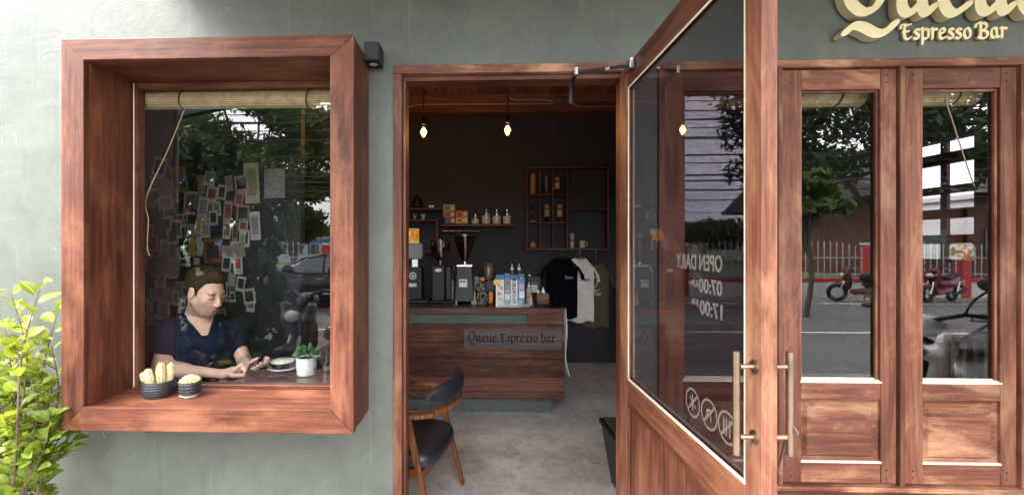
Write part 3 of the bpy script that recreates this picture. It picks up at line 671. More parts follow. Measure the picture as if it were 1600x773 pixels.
box('body', MBLK, m2, x0, x1, YG, YG + .2, .022, zz(415.5), .006); box('side_case', BLACK, m2, x1 + .001, x1 + .06, YG + .04, YG + .2, .022, zz(416), .01); box('base', BLACK, m2, x0 - .02, x1 + .07, YG - .03, YG + .24, .001, .021, .006)
disc('badge', SIL, m2, xm, YG - .0005, zz(422), .017, .002, 24, 1.9)
hz = zz(415); G().lathe([(.03, 0), (.03, .05), (.075, .075), (.098, .13), (.10, .235), (.094, .237), (.092, .135), (.02, .055)], (xm + .01, YG + .1, hz), 28, caps=False).obj('hopper', HOP, m2, True)
G().lathe([(.001, .058), (.022, .06), (.07, .082), (.089, .135), (.09, .175), (.04, .19), (.001, .192)], (xm + .01, YG + .1, hz), 24).obj('beans', BEAN, m2, True)
G().lathe([(.012, .06), (.012, .25)], (xm + .01, YG + .1, hz), 10).obj('tube', STEEL, m2, True)
m3 = thing('tall_grinder', 'black tapered coffee grinder with tall cone hopper of beans', 'coffee grinder', (0, 0, CTZ))
x0, x1 = ctx(711, YG), ctx(740, YG); X0, X1 = ctx(715, YG), ctx(736, YG); xm = (x0 + x1) / 2
tapered(G(), x0, x1, X0, X1, YG - .02, YG + .2, YG + .02, YG + .19, .02, zz(417)).obj('body', MBLK, m3)
for xx in (x0 + .012, x1 - .012):
    for yy in (YG, YG + .18): G().lathe([(.011, .001), (.013, .02)], (xx, yy, 0), 10).obj('foot', STEEL, m3)
box('collar', STEEL, m3, X0 - .012, X1 + .012, YG + .02, YG + .18, zz(416.8), zz(413.5), .003)
G().lathe([(.024, 0), (.024, .025)], (xm, YG + .1, zz(413.2)), 16).obj('neck', STEEL, m3, True)
hz = zz(409); G().lathe([(.03, 0), (.105, .20), (.118, .245), (.113, .245), (.10, .20), (.025, .004)], (xm, YG + .1, hz), 28, caps=False).obj('hopper', HOP, m3, True)
G().lathe([(.001, .006), (.024, .008), (.094, .195), (.05, .215), (.001, .22)], (xm, YG + .1, hz), 24).obj('beans', BEAN, m3, True)
G().lathe([(.03, .247), (.03, .262), (.001, .264)], (xm, YG + .1, hz), 16).obj('lid_knob', SIL, m3, True)
box('label_plate', SIL, m3, ctx(717.5, YG), ctx(730, YG), YG - .012, YG - .006, zz(448), zz(436), .001)
put_text(m3, 'label_print', 'BEM', Matrix.Translation((ctx(718.5, YG), YG - .0125, zz(441))) @ FACEY, .028, MBLK, bold=.001)
# steam wand / pitcher brush between the grinders
wd = thing('tamper_brush', 'slim steel wand standing between the two hoppered grinders', 'tool', (ctx(706, YG + .1), YG + .1, CTZ))
G().lathe([(.022, .001), (.024, .18), (.018, .2), (.012, .21)], (0, 0, 0), 14).obj('handle', plain('grey_handle', (.16, .15, .15), .4), wd, True); G().tube([(0, 0, .21), (.004, 0, .27), (.02, 0, .34)], [.006, .006, .009], 8).obj('rod', STEEL, wd, True)
# doll in a spotted black dress
YD = 1.86
def spots():
    s = N('spotted_dress'); v = s.coords((1, 1, 1)); vo = s.n('TexVoronoi', Scale=85); s.l(v, vo.inputs[0])
    return s.bsdf(s.ramp(vo.outputs[0], [(.26, (.75, .74, .72)), (.32, (.012, .012, .015))]), .8)
dl = thing('rag_doll', 'small doll in a white spotted black dress on the counter', 'doll', (ctx(752, YD), YD, CTZ)); SPOT = spots()
G().lathe([(.052, .002), (.066, .03), (.062, .10), (.04, .17), (.028, .20), (.012, .215)], (0, 0, 0), 20, 1, .8).obj('dress', SPOT, dl, True)
G().ball((.008, -.01, .235), (.026, .025, .03), 14, 10).obj('head', plain('doll_skin', (.42, .26, .2), .7), dl, True)
G().lathe([(.034, .0), (.03, .012), (.02, .035), (.004, .07)], (0, 0, .25), 14).obj('hat', plain('black_felt', (.015, .013, .02), .9), dl, True)
G().lathe([(.028, 0), (.031, .008), (.026, .018)], (.006, -.004, .202), 14).obj('scarf', plain('red_felt', (.35, .03, .03), .9), dl, True)
for s_, m_ in ((-1, .0), (1, .0)): G().tube([(s_ * .03, -.01, .19), (s_ * .052, -.03, .15), (s_ * .05, -.05, .13)], [.013, .012, .012], 8).obj('arm', SPOT, dl, True)
G().lathe([(.02, .0), (.016, .03), (.007, .05), (.006, .13)], (-.062, -.035, .005), 10).obj('broom', plain('straw', (.5, .33, .17), .8), dl, True)
ORG = plain('orange_card', (.75, .20, .02), .6)
ob = thing('orange_box', 'small orange box with pumpkin charm beside the doll', 'box', (ctx(767, YD), YD + .01, CTZ)); box('body', ORG, ob, -.018, .018, -.015, .015, .032, .115, .003); G().ball((-.002, -.012, .017), (.022, .018, .016), 12, 8).obj('charm', ORG, ob, True)
jr = thing('coffee_jar', 'brown lidded glass jar standing behind the doll', 'jar', (ctx(763, YG + .12), YG + .12, CTZ + .0))
G().lathe([(.045, .002), (.045, .20), (.04, .22)], (0, 0, 0), 16).obj('stand', BLACK, jr, True); G().lathe([(.048, .222), (.05, .235), (.05, .33), (.044, .345)], (0, 0, 0), 16).obj('jar_body', plain('brown_glass', (.16, .10, .06), .25), jr, True); G().lathe([(.05, .346), (.05, .372), (.001, .373)], (0, 0, 0), 16).obj('lid', plain('dark_lid', (.05, .045, .04), .4), jr, True)
bt = thing('round_tin', 'round black tin leaning beside the doll', 'tin', (ctx(766, YG), YG + .02, CTZ)); disc('tin_body', BLACK, bt, 0, -.0, .17, .045, .04); box('tin_stand', BLACK, bt, -.03, .03, 0.005, .05, .001, .125)
# acrylic tray with drink cartons
YT = 1.83
tr = thing('acrylic_tray', 'clear acrylic tray holding cartons at the counter edge', 'tray', (0, 0, CTZ)); ACR = glass('acrylic', (.93, .95, .95), .05)
x0, x1 = ctx(775, YT - .06), ctx(861, YT - .06)
box('tray_base', ACR, tr, x0, x1, YT - .07, YT + .12, .002, .008, 0); box('tray_front', ACR, tr, x0, x1, YT - .075, YT - .0705, .002, .055, 0)
for xx in (x0 - .0055, x1 + .0005): box('tray_side', ACR, tr, xx, xx + .005, YT - .07, YT + .12, .002, .055, 0)
CW = plain('carton_white', (.74, .74, .74), .5); CB = plain('carton_blue', (.10, .26, .55), .5); CT = plain('carton_teal', (.10, .30, .36), .5); CR = plain('carton_red', (.6, .08, .07), .5); CP = plain('carton_pink', (.7, .33, .33), .5)
def carton(label, px0, px1, base, bands, h=.225, cap=None):
    xa_, xb_ = ctx(px0, YT - .05), ctx(px1, YT - .05) ; w = (xb_ - xa_) / 2 - .001
    t = thing('drink_carton', label, 'carton', ((xa_ + xb_) / 2, YT, CTZ + .009), 0, 'drink cartons in the acrylic tray')
    G().box(-w, w, -.05, .05, 0, h, .002).obj('box', base, t)
    G().add([(-w, -.05, h), (w, -.05, h), (w, .05, h), (-w, .05, h), (-w, 0, h + .04), (w, 0, h + .04)], [(0, 1, 5, 4), (2, 3, 4, 5), (0, 4, 3), (1, 2, 5), (0, 1, 2, 3)]).obj('gable', base if cap is None else cap, t)
    for (x_, z_, ww, hh, m_) in bands: box('print', m_, t, x_ - ww / 2, x_ + ww / 2, -.0515, -.0503, z_ - hh / 2, z_ + hh / 2, 0)
    return t
carton('white carton with small red pictures, leftmost in the tray', 775, 788, CW, [(-.01, .17, .022, .02, CP), (.012, .15, .02, .02, CR), (-.012, .10, .02, .022, CR), (.01, .095, .018, .02, CP), (0, .05, .03, .018, CP)], cap=CB)
carton('teal carton with red patches, second in the tray', 788.3, 797.5, CT, [(0, .19, .04, .03, CR), (0, .12, .04, .022, CP), (0, .07, .046, .05, CW)], .24, CB)
c3 = carton('white carton with bold black vertical lettering in the tray', 797.8, 809, CW, [], .225, CB)
put_text(c3, 'carton_lettering', 'OATSIDE', Matrix.Translation((.014, -.0512, .066)) @ FACEY @ Matrix.Rotation(math.pi / 2, 4, 'Z'), .042, BLACK, ext=.0004, bold=.0014)
put_text(c3, 'carton_lettering', 'GO', Matrix.Translation((.014, -.0512, .004)) @ FACEY @ Matrix.Rotation(math.pi / 2, 4, 'Z'), .036, BLACK, ext=.0004, bold=.0014)
carton('blue carton with pale pattern, rightmost in the tray', 809.3, 820, CB, [(0, .16, .04, .05, CP), (.004, .09, .046, .06, CW)], .235, CB)
sm = thing('smiley_tag', 'yellow round smiling tag leaning on the leftmost carton', 'tag', (ctx(776, YT - .1), YT - .082, CTZ)); disc('disc', plain('yellow_card', (.85, .62, .06), .5), sm, 0, 0, .215, .028, .003); box('stem', STEEL, sm, -.002, .002, .0005, .0025, .001, .19, 0)
for xx in (-.009, .009): disc('eye', BLACK, sm, xx, -.003, .221, .003, .0008, 10)
G().tube([(.013 * math.sin(a), -.0038, .212 - .010 * math.cos(a)) for a in np.linspace(-1.1, 1.1, 9)], .0012, 5).obj('mouth', BLACK, sm)
bk = box('price_card', BLACK, None, -.022, .022, -.001, .001, -.014, .014, 0); bk.location = (ctx(815, YT - .06), YT - .055, CTZ + .245); bk.rotation_euler = (0, math.radians(12), 0); tag(bk, 'small black card with pale print on top of the blue carton', 'card')
for z_ in (.006, -.004): box('card_print', SIL, bk, -.016, .014, -.0018, -.0012, z_ - .0025, z_ + .0025, 0)
pbt = thing('pump_bottle', 'clear pump bottle with brown label beside the cartons', 'bottle', (ctx(826.5, YT - .03), YT - .02, CTZ + .009))
G().lathe([(.024, 0), (.027, .006), (.027, .12), (.018, .15), (.011, .158)], (0, 0, 0), 18).obj('bottle_body', plain('bottle_clear', (.36, .34, .33), .2), pbt, True); G().lathe([(.0275, .05), (.0277, .052), (.0277, .112), (.0275, .114)], (0, 0, 0), 18, caps=False).obj('label_band', plain('kraft', (.33, .20, .11), .7), pbt, True)
G().lathe([(.012, .159), (.012, .176), (.005, .178), (.005, .2)], (0, 0, 0), 12).obj('pump', WHITE, pbt, True); G().tube([(0, 0, .2), (-.004, -.03, .2), (-.004, -.035, .193)], .005, 8).obj('spout', WHITE, pbt, True)
tb = thing('tissue_box', 'brown wooden tissue box on the counter corner', 'tissue box', (ctx(847.5, YT), YT + .02, CTZ + .009))
box('case', wood('tissue_wood', 'x', (.08, .035, .02), (.19, .09, .05), (.26, .13, .08), rough=.6, wear=.1), tb, -.056, .056, -.06, .06, 0, .098, .004)
G().lathe([(.018, .099), (.014, .115), (.010, .13), (.001, .155)], (.01, 0, 0), 10, 1, .6).obj('tissue', WHITE, tb, True); G().lathe([(.010, .099), (.013, .112), (.001, .128)], (-.035, 0, 0), 10, 1, .6).obj('tissue', WHITE, tb, True)
fr = thing('notice_stand', 'black frame with a plain pale card behind the tissue box', 'frame', (ctx(837, YG), YG + .1, CTZ))
box('frame', BLACK, fr, -.062, .062, 0, .018, .001, .245, .004); box('card', plain('pale_card', (.5, .5, .5), .6), fr, -.03, .03, -.002, -.0005, .095, .165, 0); G().ball((-.045, -.001, .255), .012, 10, 6).obj('clip', WHITE, fr, True)
put_text(fr, 'card_heading', 'Thank you', Matrix.Translation((-.032, -.0015, .178)) @ FACEY, .014, SIL)
gl = thing('glass_tumbler', 'clear tumbler standing behind the cartons', 'glass', (ctx(787, YG + .1), YG + .12, CTZ)); G().lathe([(.04, .002), (.05, .27), (.047, .27), (.037, .006)], (0, 0, 0), 20, caps=False).obj('cup', JAR, gl, True)
box('mat', BLACK, gl, -.045, .045, -.045, .045, .0005, .0018, 0)
ks = thing('napkin_stack', 'little white figurine in front of the pump bottle', 'figurine', (ctx(830, YT - .08), YT - .05, CTZ + .009)); G().lathe([(.012, 0), (.014, .02), (.008, .05), (.002, .07)], (.004, 0, 0), 10).obj('body', WHITE, ks, True); G().ball((-.02, 0, .012), .012, 10, 6).obj('pebble', WHITE, ks, True)

for px, Yq, hh, lab in ((746, 2.16, .24, 'stack of pale paper cups behind the doll on the counter'), (757, 2.22, .20, 'shorter stack of pale paper cups behind the round tin')):
    t = thing('cup_stack', lab, 'cups', (ctx(px, Yq), Yq, CTZ), 0, 'paper cup stacks on the counter')
    for k in range(int(hh / .018)): G().lathe([(.030, .001 + k * .018), (.036, .016 + k * .018), (.038, .018 + k * .018)], (0, 0, 0), 16, caps=(k == 0)).obj('paper_cup', PAPER, t, True)
for px, Yq, c_, lab in ((800, 2.12, (.10, .035, .02), 'tall amber syrup bottle behind the white carton'), (811, 2.14, (.03, .035, .03), 'tall dark syrup bottle behind the blue carton')):
    t = thing('syrup_bottle', lab, 'bottle', (ctx(px, Yq), Yq, CTZ)); G().lathe([(.034, .001), (.037, .01), (.037, .19), (.016, .25), (.014, .30)], (0, 0, 0), 18).obj('bottle_body', plain('syrup_' + str(px), c_, .15), t, True); G().lathe([(.016, .301), (.016, .325), (.005, .327), (.005, .36)], (0, 0, 0), 12).obj('pump', WHITE, t, True); G().lathe([(.0374, .06), (.0376, .062), (.0376, .15), (.0374, .152)], (0, 0, 0), 18, caps=False).obj('label_band', PAPER, t, True)
# ------------------------------------------------------------------ pendant lamps
BULB = N('lit_bulb'); _e = BULB.n('Emission'); _e.inputs[0].default_value = (1, .34, .05, 1); _e.inputs[1].default_value = .55; _t = BULB.n('BsdfTransparent'); _s = BULB.n('AddShader'); BULB.l(_e.outputs[0], _s.inputs[0]); BULB.l(_t.outputs[0], _s.inputs[1]); BULB.l(_s.outputs[0], BULB.out.inputs[0]); BULB = BULB.m
FIL = N('lit_filament'); _e = FIL.n('Emission'); _e.inputs[0].default_value = (1, .62, .22, 1); _e.inputs[1].default_value = 6; FIL.l(_e.outputs[0], FIL.out.inputs[0]); FIL = FIL.m
BGL = glass('bulb_glass', (1, .86, .62), .02)
for i, (px, py, lab) in enumerate(((662, 206, 'lit amber bulb pendant nearest the doorway post'), (793, 203, 'lit amber bulb pendant over the middle of the counter'), (545, 205, 'lit amber bulb pendant further along, over the hidden left end of the counter'))):
    p = at(px, py, 2.0); t = thing('pendant_lamp', lab, 'lamp', (p.x, 2.0, p.z), 0, 'bare bulb pendants over the counter')
    G().lathe([(.004, -.062), (.018, -.055), (.032, -.03), (.036, -.005), (.03, .022), (.018, .045), (.016, .058)], (0, 0, 0), 20).obj('bulb', BGL, t, True).scale = (1.15, 1.15, 1.15)
    G().lathe([(.002, -.048), (.013, -.04), (.021, -.018), (.022, 0), (.016, .018), (.004, .03)], (0, 0, 0), 12).obj('glow', BULB, t, True).scale = (1.15, 1.15, 1.15)
    for k in range(4):
        a = k * math.pi / 2; G().tube([(.005 * math.cos(a), .005 * math.sin(a), .035), (.0245 * math.cos(a), .0245 * math.sin(a), -.0), (.005 * math.cos(a), .005 * math.sin(a), -.042)], .0016, 4).obj('filament', FIL, t).scale = (1.15, 1.15, 1.15)
    G().lathe([(.020, .066), (.023, .072), (.023, .125), (.010, .15)], (0, 0, 0), 14).obj('socket', BLACK, t, True)
    pl_ = bpy.data.lights.new('bulb_light', 'POINT'); pl_.energy = 1.4; pl_.color = (1, .50, .17); pl_.shadow_soft_size = .020; po = bpy.data.objects.new('bulb_light', pl_); COL.objects.link(po); po.parent = t; po.location = (0, 0, -.006)
    G().tube([(0, 0, .15), (0, 0, CZ - p.z - .03)], .0085, 8).obj('rod', plain('copper_rod', (.20, .07, .045), .4, .7), t, True)
    G().lathe([(.02, CZ - p.z - .2), (.024, CZ - p.z - .06), (.04, CZ - p.z - .03), (.045, CZ - p.z - .008)], (0, 0, 0), 14).obj('canopy', BLACK, t, True)
# conduit on the beam
cnd = thing('conduit', 'thin metal conduit with junction box along the ceiling beam', 'conduit')
PIPE = plain('conduit_metal', (.22, .17, .15), .4, .7)
jb = at(872, 158, 3.29); YP = 3.292
G().box(jb.x - .06, jb.x + .06, 3.25, 3.3, jb.z - .038, jb.z + .03, .004).obj('junction_box', plain('grey_box', (.10, .10, .11), .5), cnd)
G().tube(smooth_path([at(637, 168, YP), at(655, 164, YP), at(700, 163, YP), at(868, 162, YP)], 5), .009, 6).obj('pipe', PIPE, cnd, True)
G().tube(smooth_path([at(793, 140, YP), at(795, 150, YP), at(805, 156, YP), at(840, 155, YP), at(866, 158, YP)], 5), .009, 6).obj('pipe', PIPE, cnd, True)
G().tube(smooth_path([at(879, 158, YP), at(893, 158, YP), at(900, 165, YP), at(920, 167, YP), at(985, 166, YP)], 5), .009, 6).obj('pipe', PIPE, cnd, True)
G().tube(smooth_path([at(878, 154, YP), at(882, 149, YP), at(893, 148, YP), at(897, 138, YP), at(899, 128, YP)], 5), .009, 6).obj('pipe', PIPE, cnd, True)

# ------------------------------------------------------------------ shelves on the back wall
YB = 3.47
def bx_px(name, mat, parent, x0, x1, y0, y1, Y, Yb, b=.002):
    a, c = at(x0, y1, Y), at(x1, y0, Y); return box(name, mat, parent, a.x, c.x, Y, Yb, a.z, c.z, b)
cb = thing('cubby_shelf', 'dark wooden wall cubby with small compartments and two large ones', 'shelf'); YS_ = 3.36
bx_px('side', DZ, cb, 821.5, 824.5, 263.5, 387.5, YS_, YB - .001); bx_px('side', DZ, cb, 949, 952.5, 263.5, 387.5, YS_, YB - .001)
bx_px('top', DX, cb, 821.5, 952.5, 260, 263.3, YS_ - .003, YB - .001); bx_px('bottom', DX, cb, 821.5, 952.5, 387.7, 391, YS_ - .003, YB - .001)
bx_px('divider', DZ, cb, 885, 888, 263.5, 387.5, YS_ + .001, YB - .001)
for x in (842.5, 863): 
    for (u0, u1) in ((263.5, 303), (305.8, 346), (349, 387.5)): bx_px('partition', DZ, cb, x, x + 2.4, u0, u1, YS_ + .004, YB - .001)
for y in (303.2, 346.2): bx_px('shelf_board', DX, cb, 824.7, 884.8, y, y + 2.4, YS_ + .002, YB - .001)
bx_px('shelf_board', DX, cb, 888.2, 948.8, 325, 328, YS_ + .002, YB - .001)
YI = 3.40
KR = plain('kraft_figure', (.30, .19, .10), .7); TAN = plain('pale_wood', (.42, .30, .18), .6)
def item(name, label, cat, px, py): p = at(px, py, YI); return thing(name, label, cat, (p.x, YI + .01, p.z + .001))
t = item('stacked_jars', 'two stacked brown jars in the top left cubby', 'jar', 833, 303)
G().lathe([(.03, 0), (.036, .01), (.036, .11), (.03, .12)], (0, 0, 0), 14).obj('jar', KR, t, True); G().lathe([(.03, .122), (.036, .13), (.036, .23), (.02, .26), (.001, .262)], (0, 0, 0), 14).obj('jar', KR, t, True)
t = item('glass_ornament', 'slim dark glass ornament in the top middle cubby', 'ornament', 854, 303)
G().lathe([(.028, 0), (.028, .012), (.008, .02), (.02, .06), (.026, .12), (.016, .18), (.024, .22), (.01, .24)], (0, 0, 0), 14).obj('stem', plain('smoky_glass', (.12, .11, .11), .15), t, True)
def robot(px, py, lab, a=0):
    t = item('wooden_figure', lab, 'figurine', px, py); t.rotation_euler[2] = a
    box('torso', KR, t, -.032, .032, -.02, .02, .06, .15); box('chest_plate', TAN, t, -.022, .022, -.0225, -.0205, .075, .135, .001); box('head', KR, t, -.026, .026, -.02, .02, .165, .215)
    for s_ in (-1, 1): box('leg', BLACK, t, s_ * .02 - .01, s_ * .02 + .01, -.018, .018, 0, .058); box('arm', BLACK, t, s_ * .044 - .008, s_ * .044 + .008, -.01, .01, .07, .14)
    box('neck', BLACK, t, -.01, .01, -.01, .01, .1505, .1645)
robot(870.5, 303, 'small box figure in the top right cubby'); robot(854, 346, 'box figure standing in the centre cubby', .3); robot(875, 346, 'box figure turned sideways in the right middle cubby', -.4)
t = item('wire_ornament', 'thin wire figure in the left middle cubby', 'ornament', 833, 346)
box('foot_plate', TAN, t, -.03, .03, -.02, .02, 0, .01); G().tube([(0, 0, .01), (0, 0, .14), (0, 0, .2)], .006, 6).obj('post', DARKMETAL, t); G().tube([(-.03, 0, .08), (0, 0, .14), (.03, 0, .1)], .005, 6).obj('arms', STEEL, t); G().ball((0, 0, .215), .014, 8, 6).obj('knob', STEEL, t)
t = item('toy_pumpkin', 'small grinning orange pumpkin in the bottom left cubby', 'pumpkin', 833, 387.5)
q = G()
for k in range(8):
    a = 2 * math.pi * k / 8; q.ball((.016 * math.cos(a), .016 * math.sin(a), .035), (.028, .028, .034), 10, 8)
q.obj('shell', ORG, t, True); G().tube([(0, 0, .064), (.002, 0, .08), (.008, 0, .095)], [.007, .005, .005], 6).obj('stalk', KR, t)
for s_ in (-1, 1): G().add([(s_ * .018 - .008, -.0445, .038), (s_ * .018 + .008, -.0445, .038), (s_ * .018, -.0445, .053), (s_ * .018 - .008, -.036, .038), (s_ * .018 + .008, -.036, .038), (s_ * .018, -.036, .053)], [(0, 1, 2), (3, 4, 5), (0, 1, 4, 3), (1, 2, 5, 4), (2, 0, 3, 5)]).obj('eye', BLACK, t)
G().tube([(.025 * math.sin(a), -.0435 + .008 * abs(math.sin(a)), .028 - .012 * math.cos(a)) for a in np.linspace(-1.2, 1.2, 9)], .0032, 6).obj('mouth', BLACK, t)
t = item('mug_stack', 'two stacked pale cups at the left of the large cubby', 'cup', 894, 387.5)
for z in (0, .1): G().lathe([(.026, z + .001), (.032, z + .02), (.032, z + .09), (.028, z + .09), (.026, z + .02)], (0, 0, 0), 16, caps=False).obj('cup', plain('speckled_cup', (.34, .29, .22), .5, var=.5, scale=60), t, True)
t = item('small_mug', 'pale mug alone in the large cubby', 'mug', 910, 387.5)
G().lathe([(.034, .001), (.038, .01), (.038, .095), (.034, .095), (.03, .012)], (0, 0, 0), 16, caps=False).obj('cup', plain('ivory_cup', (.45, .41, .31), .5), t, True); G().tube(smooth_path([(.038, 0, .08), (.062, 0, .07), (.062, 0, .035), (.038, 0, .025)], 4), .006, 6).obj('handle', MATS['ivory_cup'], t, True)

js = thing('jar_shelf', 'narrow dark wall shelf with glass jars, towel rail under it', 'shelf'); YJ = 3.28
bx_px('board', DX, js, 690, 803, 350, 353.5, YJ, YB - .001)
rr = [at(691, 361, 3.3), at(749, 361, 3.3)]; G().tube(rr, .009, 8).obj('rail', STEEL, js, True)
for px in (696, 745): p = at(px, 361, 3.3); G().tube([p, (p.x, 3.3, at(px, 353, 3.3).z)], .006, 6).obj('rail_post', STEEL, js)
CON = plain('sugar', (.62, .58, .55), .9, scale=90, var=.3)
zj = at(740, 350, YJ).z + .0015
for px0, px1, hh, lab in ((736, 749, .135, 'shortest glass jar on the wall shelf beside the tea boxes'), (752, 767, .20, 'first of the three tall glass jars on the wall shelf'), (769, 783, .20, 'middle of the three tall glass jars on the wall shelf'), (785, 799, .20, 'last tall glass jar at the shelf end')):
    xa_, xb_ = at(px0, 350, 3.36).x, at(px1, 350, 3.36).x; r = (xb_ - xa_) / 2 * .95; t = thing('glass_jar', lab, 'jar', ((xa_ + xb_) / 2, 3.36, zj), 0, 'glass jars on the wall shelf')
    G().lathe([(r * .9, .001), (r, .012), (r, hh * .68), (r * .72, hh * .78), (r * .72, hh * .82)], (0, 0, 0), 20, caps=False).obj('glass_body', JAR, t, True)
    G().lathe([(.001, .003), (r * .86, .004), (r * .95, .014), (r * .95, hh * R.uniform(.42, .6)), (.001, hh * .55)], (0, 0, 0), 18, caps=False).obj('contents', CON, t, True)
    G().lathe([(r * .82, hh * .83), (r * .82, hh * .93), (r * .3, hh * .96), (r * .25, hh)], (0, 0, 0), 20).obj('lid', JAR, t, True)
TEA = [('green', 692, 711, 320, 331, (.22, .30, .08)), ('crimson', 692, 711, 331, 340.5, (.45, .05, .07)), ('dark teal', 695, 711, 340.5, 350, (.06, .12, .11)), ('orange red', 711.5, 731, 330, 340, (.5, .09, .03)), ('mustard', 711.5, 731, 340, 350, (.55, .30, .05))]
pos = {'green': 'on top of the left stack', 'crimson': 'in the middle of the left stack', 'dark teal': 'at the bottom of the left stack', 'orange red': 'on top of the right stack', 'mustard': 'at the bottom of the right stack'}
for nm, x0, x1, y0, y1, c in TEA:
    a, b = at(x0, y1, 3.3), at(x1, y0, 3.3); t = thing('tea_box', '%s tea box %s on the wall shelf' % (nm, pos[nm]), 'box', ((a.x + b.x) / 2, 3.34, a.z + .008), 0, 'tea boxes on the wall shelf'); w = (b.x - a.x) / 2 - .002; h = b.z - a.z - .002
    m_ = plain('tea_' + nm.replace(' ', '_'), c, .5); box('carton', m_, t, -w, w, -.04, .04, 0, h, .002)
    G().prism([(-w * .7, h * .3), (w * .1, h * .3), (w * .1, h * .6), (-w * .7, h * .6)], lambda p, q_, r_: (p, r_, q_), -.0415, -.0402).obj('print', plain('tea_dark_print', (.10, .07, .04), .6), t); disc('picture', plain('tea_pale_print', (.5, .5, .36), .6), t, w * .6, -.0402, h * .5, h * .33, .001, 12)
ls = thing('left_shelf', 'dark shelf unit behind the grinders at the doorway post', 'shelf')
bx_px('board', DX, ls, 560, 689, 324.5, 328, YJ, YB - .001); bx_px('board', DX, ls, 560, 684, 343.5, 346, YJ, YB - .001); bx_px('board', DX, ls, 560, 684, 392, 395, YJ, YB - .001); bx_px('post', DZ, ls, 681, 685, 346.3, 391.7, YJ, YB - .001)
GOLD = plain('gold_foil', (.62, .50, .16), .3, .8, var=.5, scale=25)
for px, lab in ((646, 'crumpled gold coffee bag on the shelf at the doorway post'),):
    p = at(px, 391.8, 3.36); t = thing('coffee_bag', lab, 'bag', (p.x, 3.37, p.z + .001)); 
    q = G(); q.add([(-.07, -.05, 0), (.07, -.05, 0), (.07, .05, 0), (-.07, .05, 0), (-.085, -.06, .12), (.08, -.055, .13), (.085, .05, .12), (-.08, .05, .12), (-.075, -.02, .26), (.075, -.015, .27), (.075, .005, .27), (-.075, .0, .26)], [(0, 1, 2, 3), (0, 1, 5, 4), (1, 2, 6, 5), (2, 3, 7, 6), (3, 0, 4, 7), (4, 5, 9, 8), (5, 6, 10, 9), (6, 7, 11, 10), (7, 4, 8, 11), (8, 9, 10, 11)]).obj('pouch', GOLD, t); box('fold', GOLD, t, -.075, .075, -.012, .002, .271, .285, .002)
for px, lab in ((652, 'dark kettle on the upper left shelf'),):
    p = at(px, 324.3, 3.36); t = thing('kettle', lab, 'kettle', (p.x, 3.37, p.z + .001)); G().lathe([(.06, 0), (.07, .01), (.05, .1), (.035, .13), (.01, .15)], (0, 0, 0), 16).obj('kettle_body', BLACK, t, True); G().ball((0, 0, .16), .012, 8, 6).obj('knob', BLACK, t, True); G().tube(smooth_path([(-.05, 0, .03), (-.09, 0, .06), (-.1, 0, .12)], 4), .007, 6).obj('spout', BLACK, t, True)
for px, py, lab, m_ in ((674, 324.3, 'tiny pale box on the upper left shelf', WHITE), (661, 343.2, 'small clear glass on the lower left shelf', SIL), (648, 343.2, 'dark jar on the lower left shelf', KR)):
    p = at(px, py, 3.33); t = thing('shelf_trinket', lab, 'trinket', (p.x, 3.34, p.z + .001))
    if m_ is WHITE: box('box', WHITE, t, -.033, .033, -.02, .02, 0, .028); box('box_print', BLACK, t, -.006, .006, -.0215, -.0202, .008, .02, 0)
    else: G().lathe([(.016, 0), (.02, .01), (.03, .07), (.028, .07), (.014, .012)], (0, 0, 0), 12, caps=False).obj('cup', m_, t, True); G().lathe([(.018, .0005), (.02, .002), (.001, .003)], (0, 0, 0), 12).obj('foot', m_, t)

